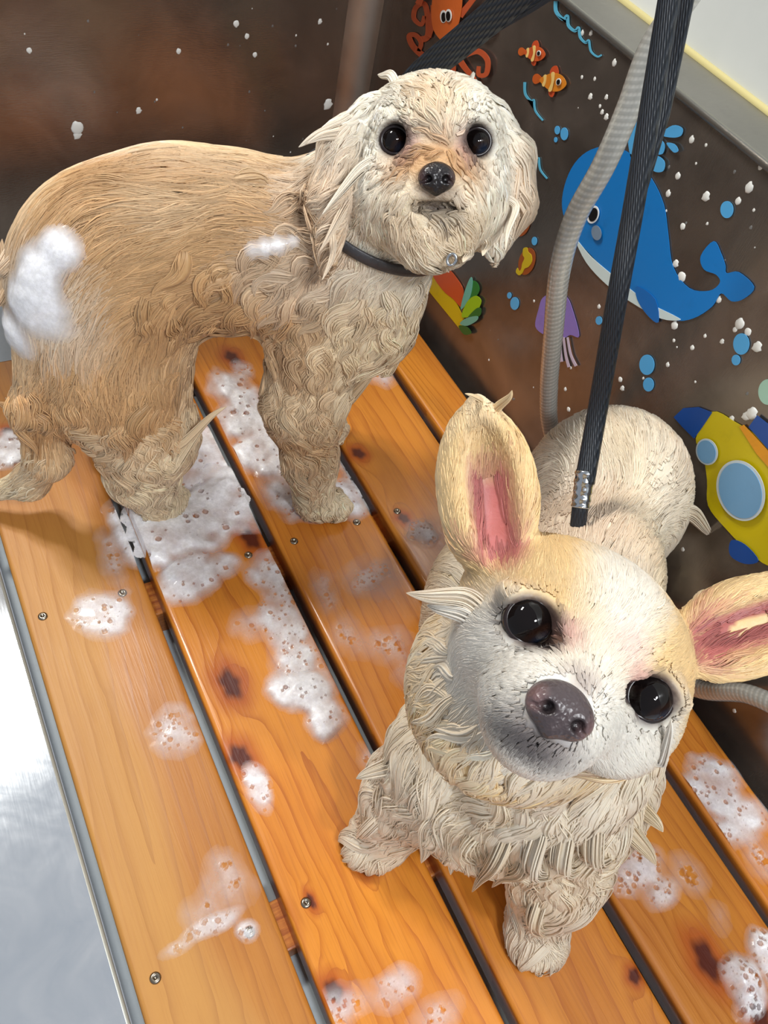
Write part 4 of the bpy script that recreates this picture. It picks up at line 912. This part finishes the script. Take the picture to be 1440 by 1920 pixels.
# submarine
sticker('submarine_sticker', 'yellow submarine sticker with round blue windows on the right wall', 'sticker', [
    ('body', (206, 186, 16), [(1334, 772), (1305, 822), (1318, 850), (1326, 900), (1328, 948), (1360, 990), (1410, 1040), (1450, 1062), (1500, 1040), (1530, 960), (1500, 880), (1440, 830), (1380, 792)], True),
    ('nose_cone', DBLUE, [(1336, 773), (1310, 763), (1282, 765), (1264, 782), (1280, 800), (1302, 822), (1318, 800)], False),
    ('hatch', (222, 150, 30), [(1388, 800), (1396, 796), (1440, 842), (1470, 880), (1455, 890), (1420, 850)], False), ('fin', DBLUE, [(1406, 800), (1422, 778), (1450, 800), (1480, 850), (1450, 850)], False),
    ('fin', DBLUE, [(1374, 1012), (1400, 1020), (1425, 1050), (1400, 1056), (1372, 1040)], True),
    ('window_rim', (196, 208, 214), oval(1329, 846, 20, 25, -15), True), ('window', (112, 160, 200), oval(1329, 846, 17, 22, -15), True),
    ('window_rim', (196, 208, 214), oval(1394, 918, 44, 58, -18, 28), True), ('window', (112, 160, 200), oval(1394, 918, 39, 53, -18, 28), True)])
# clown fish
def fish(label, cx, cy, s, rot, hue):
    r = math.radians(rot)
    T_ = lambda pts: [(cx+s*(a*math.cos(r)-b*math.sin(r)), cy+s*(a*math.sin(r)+b*math.cos(r))) for a, b in pts]
    sticker('fish_sticker', label, 'sticker', [
        ('tail', (196, 92, 36), T_([(-.62, 0), (-.95, -.30), (-1.18, -.18), (-1.2, .15), (-.98, .32)]), True), ('fin', (196, 78, 40), T_([(-.2, -.45), (-.15, -.85), (.12, -.98), (.3, -.5)]), True), ('fin', (196, 78, 40), T_([(-.05, .45), (-.02, .82), (.22, .9), (.28, .45)]), True),
        ('body', hue, T_([(-.72, 0), (-.4, -.32), (.1, -.56), (.6, -.45), (.92, 0), (.6, .45), (.1, .56), (-.4, .32)]), True),
        ('stripe', (236, 200, 120), T_([(-.50, -.27), (-.36, -.36), (-.30, 0), (-.36, .36), (-.50, .27), (-.43, 0)]), True), ('stripe', (236, 200, 120), T_([(-.04, -.53), (.14, -.56), (.20, 0), (.14, .56), (-.04, .53), (.06, 0)]), True),
        ('eye_white', (238, 238, 232), T_(oval(.5, -.08, .15, .22)), True), ('pupil', (12, 12, 12), T_(oval(.51, -.07, .10, .16)), True)], 'fish stickers on the right wall')
fish('small orange fish sticker with pale stripes, higher of the two on the right wall', 1002, 100, 25, 8, (202, 88, 40))
fish('orange fish sticker with cream stripes, lower and larger of the pair on the right wall', 1036, 153, 31, 10, (216, 132, 36))
# wave lines
for lab, pts, wd in (('long light blue wave line sticker near the top rim of the tub', [(1042, 2), (1043, 22), (1056, 36), (1064, 30), (1066, 48), (1078, 58), (1085, 52), (1088, 70), (1098, 80), (1104, 76), (1108, 96), (1120, 106), (1128, 103)], 7),
                     ('thin blue wave line sticker below the fish stickers, upper of two', [(984, 154), (985, 176), (996, 190), (1001, 188), (1004, 208), (1018, 226)], 5), ('thin blue wave line sticker beside the whale, lower of two', [(993, 264), (995, 284), (1006, 299), (1010, 297), (1013, 318), (1026, 335)], 5)):
    sticker('wave_sticker', lab, 'sticker', [('wave', (92, 178, 210), ribbon(pts, wd, 3), False)], 'wave line stickers')
# octopus
OR = (186, 84, 48)
arms = [[(790, 74), (802, 68), (803, 40), (796, 8), (780, 14), (776, 34), (790, 46), (796, 30)], [(800, 110), (776, 88), (768, 68), (780, 66), (790, 80), (786, 96)], [(815, 10), (812, 45), (806, 70)], [(860, 95), (835, 118), (812, 142), (800, 144)],
        [(852, 118), (852, 140), (852, 152)], [(862, 108), (876, 128), (892, 148), (896, 164)], [(872, 104), (900, 96), (918, 112), (916, 138), (902, 140), (902, 124)], [(875, 62), (905, 50), (915, 66), (932, 48), (928, 38)], [(868, 30), (884, 10), (900, -8), (920, -18)], [(790, 8), (800, -10), (815, -20)]]
sticker('octopus_sticker', 'orange octopus sticker with curled arms behind the flat black leash', 'sticker',
    [('arm', OR, ribbon(a_, 12, 7), False) for a_ in arms]+[('head', (206, 100, 42), [(816, 20), (824, -30), (850, -42), (872, -20), (872, 20), (862, 60), (850, 90), (836, 78), (820, 56)], True),
    ('eye_white', (236, 236, 230), oval(839, 31, 6, 12), True), ('pupil', (10, 10, 10), oval(840, 32, 4, 9), True), ('eye_white', (236, 236, 230), oval(850, 29, 6, 12), True), ('pupil', (10, 10, 10), oval(850, 30, 4, 9), True)])
# sea horses, coral, jellyfish
for lab, (x_, y_) in (('yellow seahorse sticker just below the drop ear of the back dog', (975, 418)), ('yellow seahorse sticker lower on the right wall, near the coral sticker', (984, 490))):
    sticker('seahorse_sticker', lab, 'sticker', [('halo', (150, 76, 30), oval(x_+4, y_, 15, 26, 15), True), ('body', (196, 172, 30), [(x_+p_, y_+q_) for p_, q_ in ((-2, -24), (5, -26), (7, -18), (13, -12), (14, 0), (8, 10), (0, 14), (-4, 22), (-10, 26), (-16, 20), (-13, 12), (-10, 18), (-6, 14), (-4, 4), (0, -6), (-3, -12))], True)], 'seahorse stickers')
sticker('coral_sticker', 'yellow sand and green seaweed sticker low on the right wall beside the back dog', 'sticker', [
    ('sand', (204, 178, 24), [(797, 537), (863, 618), (872, 600), (852, 560), (830, 530), (806, 510)], False), ('coral', (196, 84, 40), [(812, 515), (822, 498), (842, 505), (856, 520), (870, 545), (866, 575), (850, 560), (832, 545)], True),
    ('leaf', (40, 120, 50), [(876, 560), (884, 528), (896, 530), (900, 545), (888, 562)], True), ('leaf', (104, 176, 160), [(866, 580), (872, 550), (884, 520), (888, 530), (882, 560)], True), ('leaf', (146, 186, 30), [(868, 592), (878, 566), (894, 554), (905, 564), (896, 584), (880, 594)], True),
    ('leaf', (36, 104, 44), [(880, 596), (896, 578), (905, 578), (902, 592)], True), ('leaf', (104, 168, 150), [(866, 606), (878, 596), (898, 592), (898, 600), (880, 610)], True), ('leaf', (30, 92, 40), [(864, 610), (880, 612), (888, 624), (874, 626)], True)])
sticker('jellyfish_sticker', 'purple jellyfish sticker half hidden behind the braided hose', 'sticker', [
    ('bell', (136, 116, 190), [(1004, 612), (1010, 580), (1018, 558), (1040, 550), (1062, 556), (1074, 582), (1086, 630), (1070, 628), (1056, 634), (1040, 626), (1022, 628)], True)] +
    [('tentacle', (200, 186, 206), ribbon(p_, 3.5, 5), False) for p_ in ([(1052, 632), (1052, 660), (1054, 678)], [(1058, 632), (1062, 664), (1068, 688)], [(1066, 632), (1072, 664), (1082, 686)])])
for lab, x_, y_, rx, ry in (('small light blue bubble sticker left of the whale, upper left of three', 1045, 244, 5, 8), ('light blue bubble sticker left of the whale, biggest of three', 1058, 251, 7, 12), ('tiny light blue bubble sticker left of the whale, lowest of three', 1042, 262, 3, 5),
        ('round blue bubble sticker right of the whale under the rim', 1363, 393, 12, 16), ('blue bubble sticker below the whale tail, upper of a joined pair', 1390, 645, 15, 20), ('small blue bubble sticker below the whale tail, lower of a joined pair', 1380, 675, 8, 10),
        ('oval blue bubble sticker beneath the whale, upper of two', 1213, 684, 14, 19), ('oval blue bubble sticker beneath the whale, lower of two', 1216, 721, 10, 13), ('pale blue bubble sticker between coral and jellyfish', 965, 569, 8, 12), ('tiny pale bubble sticker touching the one by the coral', 955, 554, 4, 6),
        ('small blue bubble sticker beside the leash under the whale belly', 1123, 601, 6, 8), ('small blue bubble sticker beside the upper seahorse', 1002, 452, 5, 8), ('pale green bubble sticker cut by the right edge above the submarine', 1440, 735, 18, 24)):
    sticker('bubble_sticker', lab, 'sticker', [('film', (160, 200, 180) if 'green' in lab else LBLUE, oval(x_, y_, rx, ry, 0, 16), True)], 'bubble stickers on the right wall')
# ---------------------------------------------------------------- lather
M = Mat('soap lather', srgb(244, 244, 248), .35, spec=.5); al = M.attr('alpha'); v = M.coord(); nz = M.noise(v, 26, 4, .7); vo = M.n('ShaderNodeTexVoronoi', i_Vector=v, i_Scale=48.)
M.set('Subsurface Weight', .35); M.set('Subsurface Radius', (.8, .8, 1)); M.set('Subsurface Scale', .004); M.set('Coat Weight', .5); M.set('Coat Roughness', .12)
cell = M.rng(vo.outputs['Distance'], .0, .22); fine = M.math('MULTIPLY', cell, 1.0)
M.set('Alpha', M.math('MULTIPLY', al, M.math('ADD', .82, M.math('MULTIPLY', M.rng(nz, .4, .7), .25)), clamp=True)); M.bump(M.math('ADD', M.math('MULTIPLY', nz, .5), M.math('MULTIPLY', cell, .25)), .3, .015); m_foam = M.m
def bubbles(X, Y, al, H, n, rg, r0=.006, r1=.02):
    """thin-walled bubbles: dark holes with a bright rim in the lather"""
    idx = np.argwhere(al > .25)
    if not len(idx): return al, H
    for i in range(n):
        a, b = idx[rg.integers(len(idx))]; cx, cy = X[a, b], Y[a, b]; r = r0+(r1-r0)*rg.random()**3
        d = np.hypot(X-cx, Y-cy)/r; al = np.where(d < 1, al*(.45-.2*np.clip(d, 0, 1)), al); H = H+np.exp(-((d-1.15)/.3)**2)*r*.35-np.where(d < 1, 1, 0)*np.minimum(H, r*.4)
    return al, H
FOAM_N = [0]
def foam(label, blobs, dens=1., thick=.04, nb=30, res=.0075, gaps=True, bmax=.022, group='lather patches on the slats'):
    """blobs: (px, py, rx, ry[, weight]) in the photograph, lying on the slats"""
    FOAM_N[0] += 1; rg = np.random.default_rng(100+FOAM_N[0]); B = []
    for b in blobs:
        c = at(b[0], b[1], z=0); ex = np.linalg.norm(at(b[0]+b[2], b[1], z=0)-c); ey = np.linalg.norm(at(b[0], b[1]+b[3], z=0)-c); B.append((c[0], c[1], ex, ey, b[4] if len(b) > 4 else 1.))
    x0 = min(b[0]-b[2]*1.5 for b in B); x1 = max(b[0]+b[2]*1.5 for b in B); y0 = min(b[1]-b[3]*1.5 for b in B); y1 = max(b[1]+b[3]*1.5 for b in B)
    x0 = max(x0, -.02); x1 = min(x1, 4.6)
    X, Y = np.meshgrid(np.arange(x0, x1, res), np.arange(y0, y1, res), indexing='ij'); P = np.stack([X.ravel(), Y.ravel(), 0*X.ravel()], 1)
    n1 = noise3(P, 5, 200+FOAM_N[0], 4).reshape(X.shape); n2 = noise3(P, 17, 300+FOAM_N[0], 3).reshape(X.shape); Fd = np.zeros_like(X)
    for cx, cy, rx, ry, w_ in B:
        d = np.sqrt(((X-cx)/rx)**2+((Y-cy)/ry)**2); Fd = (Fd**3+(w_*np.clip(1.25-d+.22*n1+.12*n2, 0, 1.2))**3)**(1/3)
    al = np.clip(Fd/.62, 0, 1)**1.5*dens; al = np.clip(al*(.9+.3*n2), 0, 1); H = .004+thick*np.clip(Fd, 0, 1)**.7*(1+.35*n1)+.004*n2
    al, H = bubbles(X, Y, al, H, nb, rg, r1=bmax); H = np.maximum(H, .003)
    if gaps:
        on = np.zeros_like(X, bool)
        for a, b, _ in SLATS: on |= (X > a+.012) & (X < b-.012)
        thickgap = (Fd > .85) & (dens > .9)
        H = np.where(on, H, np.where(thickgap, -.02, H)); al = np.where(on | thickgap, al, 0)
    on_ = al > .03; lab = np.zeros(X.shape, bool); s0 = np.unravel_index(np.argmax(al*on_), al.shape); lab[s0] = True     # one patch is one piece
    while True:
        g_ = lab.copy(); g_[1:] |= lab[:-1]; g_[:-1] |= lab[1:]; g_[:, 1:] |= lab[:, :-1]; g_[:, :-1] |= lab[:, 1:]; g_ &= on_
        if (g_ == lab).all(): break
        lab = g_
    if lab.sum() > .55*on_.sum(): al = np.where(lab, al, 0)
    I = np.arange(X.size).reshape(X.shape); q = np.stack([I[:-1, :-1], I[1:, :-1], I[1:, 1:], I[:-1, 1:]], -1).reshape(-1, 4); keep = (al.ravel()[q] > .03).all(1); q = q[keep]
    if not len(q): return
    u_, inv = np.unique(q, return_inverse=True); V = np.stack([X.ravel()[u_], Y.ravel()[u_], H.ravel()[u_]], 1)
    o = mesh_obj('soap_lather', V, inv.reshape(q.shape), m_foam, None, attrs=dict(alpha=al.ravel()[u_])); props(o, label, 'soap lather', group); return o
foam('thick white lather around the hind paw of the back dog', [(345, 985, 125, 62, 1.4), (430, 940, 75, 62, 1.4), (250, 960, 55, 45, 1.2), (300, 1030, 70, 30, .9), (250, 1000, 40, 30, .9)], 1., .09, 60, bmax=.03)
foam('white lather blob below the hind paw of the back dog', [(352, 1085, 58, 42, 1.1), (420, 1060, 40, 25, .6)], 1., .05, 20)
foam('bubbly lather trail along the middle of the second slat', [(500, 1085, 45, 55, .8), (535, 1170, 45, 90, .75), (470, 1165, 50, 40, .35), (560, 1250, 50, 70, .7)], .85, .02, 140, bmax=.02)
foam('bright white lather patch on the second slat, mid deck', [(572, 1298, 55, 38, 1.15), (610, 1350, 40, 40, .8), (525, 1290, 35, 30, .6)], 1., .06, 30)
foam('wide lather between the legs of the back dog', [(470, 790, 60, 50, 1.1), (500, 850, 55, 50, 1.), (430, 730, 40, 40, .6), (520, 920, 50, 40, .55)], 1., .05, 60, bmax=.03)
foam('lather ring around the front paw of the back dog', [(600, 945, 85, 34, 1.), (650, 935, 50, 40, .9), (560, 900, 30, 50, .6), (640, 860, 30, 60, .55)], 1., .05, 70)
foam('thin lather between the hind paw and the gap behind it', [(395, 860, 50, 70, .95), (360, 900, 40, 40, .8)], .9, .04, 40)
foam('round speckled lather spot on the left dull slat', [(197, 1153, 58, 48, 1.05)], .72, .02, 45)
foam('faint lather spot below the round one on the left slat', [(325, 1378, 50, 52, .8)], .6, .015, 40)
foam('broad thin soap film low on the left slat', [(430, 1650, 52, 62, .7), (390, 1700, 60, 50, .6)], .42, .01, 20)
foam('bubbly film streak low on the left slat', [(395, 1735, 60, 20, .8), (330, 1780, 40, 18, .6), (465, 1745, 22, 22, .8)], .6, .012, 45)
foam('narrow lather streak beside a knot on the second slat', [(483, 1478, 24, 50, .8)], .7, .02, 16)
foam('small lather patch at the far left slat edge behind the tail', [(18, 842, 42, 34, 1.05)], .9, .03, 16)
foam('speckled lather patch on the narrow right slat', [(1340, 1475, 55, 48, .95), (1395, 1530, 55, 38, .75), (1360, 1560, 30, 30, .5)], .75, .02, 90)
foam('soap film at the right edge on the narrow slat', [(1430, 1610, 45, 60, .5)], .5, .012, 40)
foam('bubbly lather around the folded foot of the small dog', [(1195, 1630, 62, 42, .75), (1240, 1670, 40, 30, .6)], .62, .03, 90)
foam('glossy white lather blob at the lower right corner, left of two', [(1392, 1840, 34, 50, 1.), (1405, 1890, 40, 25, .7)], .9, .07, 60)
foam('glossy white lather blob at the right picture edge, right of two', [(1440, 1800, 34, 62, 1.1)], 1., .08, 60)
foam('bubble cluster near the screw of the fourth slat', [(788, 1003, 34, 28, .9), (858, 1065, 20, 22, .8)], .7, .025, 50)
foam('mottled soap film across the middle of the third slat', [(700, 1085, 55, 40, .55), (650, 1190, 40, 60, .5), (730, 1210, 60, 45, .45), (770, 1270, 40, 40, .4), (610, 1120, 30, 50, .4)], .55, .014, 130)
foam('pinkish soap film at the bottom of the second slat', [(640, 1890, 80, 50, .7), (560, 1925, 40, 30, .5)], .55, .012, 40)
foam('soap film patch at the bottom of the third slat', [(745, 1850, 50, 42, .65), (820, 1900, 60, 40, .5)], .5, .012, 30)
foam('small lather patch on the fourth slat under the chest of the back dog', [(712, 698, 30, 30, .7)], .6, .02, 20)
foam('soapy film under the forepaw of the small dog', [(1000, 1745, 60, 60, .55)], .5, .014, 40)
foam('lather smear beside the paw of the small dog on the second slat', [(700, 1440, 30, 60, .5)], .45, .012, 20)
foam('faint soap film on the left slat above the round speckled spot', [(212, 1050, 26, 66, .6)], .4, .01, 20)
foam('soap film along the upper third slat behind the front leg', [(455, 695, 22, 20, .8)], .5, .014, 20)
foam('lather crumbs in the right of the fourth slat', [(1290, 1640, 40, 50, .35), (1350, 1720, 30, 40, .35)], .55, .02, 60)
# lather heaped on the rump of the back dog
def foam_on(f, body, spots, label, name='soap_lather', hmax=.05, seed=5):
    me = body.data; n = len(me.vertices); co = np.empty(n*3, np.float32); me.vertices.foreach_get('co', co); V = co.reshape(-1, 3)/S+np.array(body.location)/S
    q = np.empty(len(me.polygons)*4, np.int32); me.loops.foreach_get('vertex_index', q); q = q.reshape(-1, 4); Fd = np.zeros(n); n1 = noise3(V, 6, seed, 4); n2 = noise3(V, 22, seed+1, 2)
    for px, py, r, w_ in spots:
        c = hit(f, px, py); Fd = np.minimum((Fd**2+(w_*np.clip(1.2-np.linalg.norm(V-c, axis=1)/r+.15*n1+.06*n2, 0, 1))**2)**.5, 1.15)
    al = np.clip(Fd/.7, 0, 1)**1.4; keep = (al[q] > .02).all(1); q = q[keep]; u_, inv = np.unique(q, return_inverse=True); g = f.grad(V[u_])
    W_ = V[u_]+g*(.03+hmax*np.clip(Fd[u_], 0, 1)**.8*(1+.2*n1[u_])+.006*n2[u_])[:, None]
    o = mesh_obj(name, W_, inv.reshape(q.shape), m_foam, None, attrs=dict(alpha=al[u_])); props(o, label, 'soap lather')
foam_on(f1, dog1, [(120, 470, .14, 1.), (80, 510, .18, 1.1), (55, 570, .20, 1.1), (90, 560, .16, .8), (35, 620, .18, 1.), (25, 660, .15, .9), (100, 600, .16, .5)], 'thick white lather on the rump of the back dog')
foam_on(f1, dog1, [(470, 466, .06, .5), (495, 463, .07, .6), (520, 458, .07, .6), (548, 452, .06, .5)], 'thin lather streak on the shoulder of the back dog', hmax=.02, seed=9)
# ---------------------------------------------------------------- flecks and drops on the steel
def fleck_mesh(seed, mat):
    r_ = np.random.default_rng(seed); nu, nv = 14, 6; V = []; w_ = 1+.18*r_.normal(size=nu)*.5
    for i in range(nv):
        a = i/(nv-1)*np.pi/2
        for j in range(nu): b = 2*np.pi*j/nu; V.append((.35*math.sin(a), math.cos(a)*math.cos(b)*w_[j], math.cos(a)*math.sin(b)*w_[j]*1.2))
    F = [(i*nu+j, i*nu+(j+1) % nu, (i+1)*nu+(j+1) % nu, (i+1)*nu+j) for i in range(nv-1) for j in range(nu)]
    me = bpy.data.meshes.new('fleck'); me.from_pydata([tuple(c*S for c in v) for v in V], [], F); me.polygons.foreach_set('use_smooth', np.ones(len(F), bool)); me.materials.append(mat); return me
m_fl = Mat('lather fleck', srgb(226, 226, 220), .4).m
M = Mat('water drop', srgb(190, 190, 188), .05); M.set('Transmission Weight', .7); m_dr = M.m
FM = [fleck_mesh(i, m_fl if i < 4 else m_dr) for i in range(6)]
def fleck(p, r, wall, k):
    o = bpy.data.objects.new('soap_fleck', FM[k]); C.objects.link(o); o.location = Vector(p)*S; o.scale = (r, r, r)
    if wall == 'r': o.rotation_euler = (0, 0, math.pi); g_ = 'flecks of lather on the right steel wall'; l_ = 'tiny white fleck of lather stuck on the right steel wall'
    else: o.rotation_euler = (0, 0, -math.pi/2); g_ = 'flecks of lather on the back steel wall'; l_ = 'tiny white fleck of lather stuck on the brown back wall'
    px, py = pix(p); best = min(MARKS, key=lambda q: math.hypot(q[0]-px, q[1]-py)) if wall == 'r' else min(MARKB, key=lambda q: math.hypot(q[0]-px, q[1]-py))
    dx, dy = px-best[0], py-best[1]; side = ('right of' if dx > 0 else 'left of') if abs(dx) > abs(dy) else ('below' if dy > 0 else 'above'); far = 'just ' if math.hypot(dx, dy) < 60 else ''
    sz = 'tiny' if r < .012 else 'small' if r < .022 else 'larger'
    props(o, f'{sz} white lather fleck on the {"right" if wall == "r" else "back"} wall {far}{side} {best[2]}', 'soap fleck', g_)
def pix(p):
    q = RW @ (np.array(p)-CAM); return 720+FPX*q[0]/q[2], 960+FPX*q[1]/q[2]
MARKS = [(1160, 440, 'the whale body'), (1350, 520, 'the whale tail'), (1260, 270, 'the water spout sticker'), (1020, 120, 'the fish stickers'), (1090, 60, 'the long wave line'), (1363, 393, 'the round bubble sticker'), (1388, 655, 'the joined bubble stickers'),
         (1214, 700, 'the oval bubble stickers'), (1390, 900, 'the submarine'), (1048, 620, 'the jellyfish'), (880, 575, 'the coral sticker'), (980, 450, 'the seahorse stickers'), (1005, 300, 'the lower thin wave line')]
MARKB = [(240, 300, 'the tan dog'), (450, 300, 'the tan shoulders'), (600, 250, 'the drop ear'), (660, 90, 'the tub corner'), (60, 60, 'the upper left corner'), (350, 30, 'the upper picture edge')]
BIG = [(1152, 118, 5), (1137, 182, 4), (1107, 181, 5), (1092, 62, 4), (1108, 62, 4), (1129, 210, 4), (1137, 219, 5), (1091, 145, 3), (1115, 148, 3), (1405, 352, 7), (1271, 330, 5), (1384, 377, 5), (1297, 262, 5), (1324, 368, 7), (1253, 363, 5), (1280, 425, 5), (1426, 313, 4), (1267, 494, 6), (1278, 520, 8), (1265, 610, 7), (1387, 607, 8), (1420, 650, 8),
       (1402, 623, 6), (1378, 618, 4), (1354, 640, 4), (1298, 652, 4), (1163, 712, 5), (1167, 728, 5), (1410, 775, 10), (1399, 780, 7), (1372, 785, 5), (1123, 575, 4), (1252, 684, 4), (1148, 645, 3), (1322, 630, 3), (1230, 500, 3), (1060, 730, 4), (1066, 768, 5), (1070, 690, 3), (1348, 562, 5), (1395, 1222, 3), (1377, 1333, 4), (1280, 1030, 4), (1310, 1220, 3)]
rg = np.random.default_rng(4)
for x_, y_, r in BIG: fleck(at(x_, y_, x=XW), r/230*1.0, 'r', int(rg.integers(0, 4)))
for i in range(50):
    x_, y_ = (rg.uniform(1060, 1440), rg.uniform(40, 760)) if i < 42 else (rg.uniform(880, 1010), rg.uniform(560, 800)); p = at(x_, y_, x=XW)
    if p[2] < ZR-.1 and p[1] < YW-.3: fleck(p, rg.uniform(.004, .013), 'r', int(rg.integers(0, 6)))
for x_, y_, r in ((55, 95, 4), (145, 240, 10), (145, 252, 7), (72, 432, 4), (335, 96, 4), (443, 45, 5), (463, 68, 4), (260, 207, 5), (478, 103, 4), (120, 388, 9), (62, 386, 7), (190, 300, 4), (615, 195, 9), (600, 40, 4), (655, 92, 3), (650, 142, 4), (652, 150, 4)): fleck(at(x_, y_, y=YW), r/170, 'b', int(rg.integers(0, 4)))
for i in range(28):
    p = at(rg.uniform(380, 660) if i < 20 else rg.uniform(10, 380), rg.uniform(5, 320) if i < 20 else rg.uniform(5, 250), y=YW)
    if p[0] < XW-.3: fleck(p, rg.uniform(.004, .012), 'b', int(rg.integers(3, 6)))
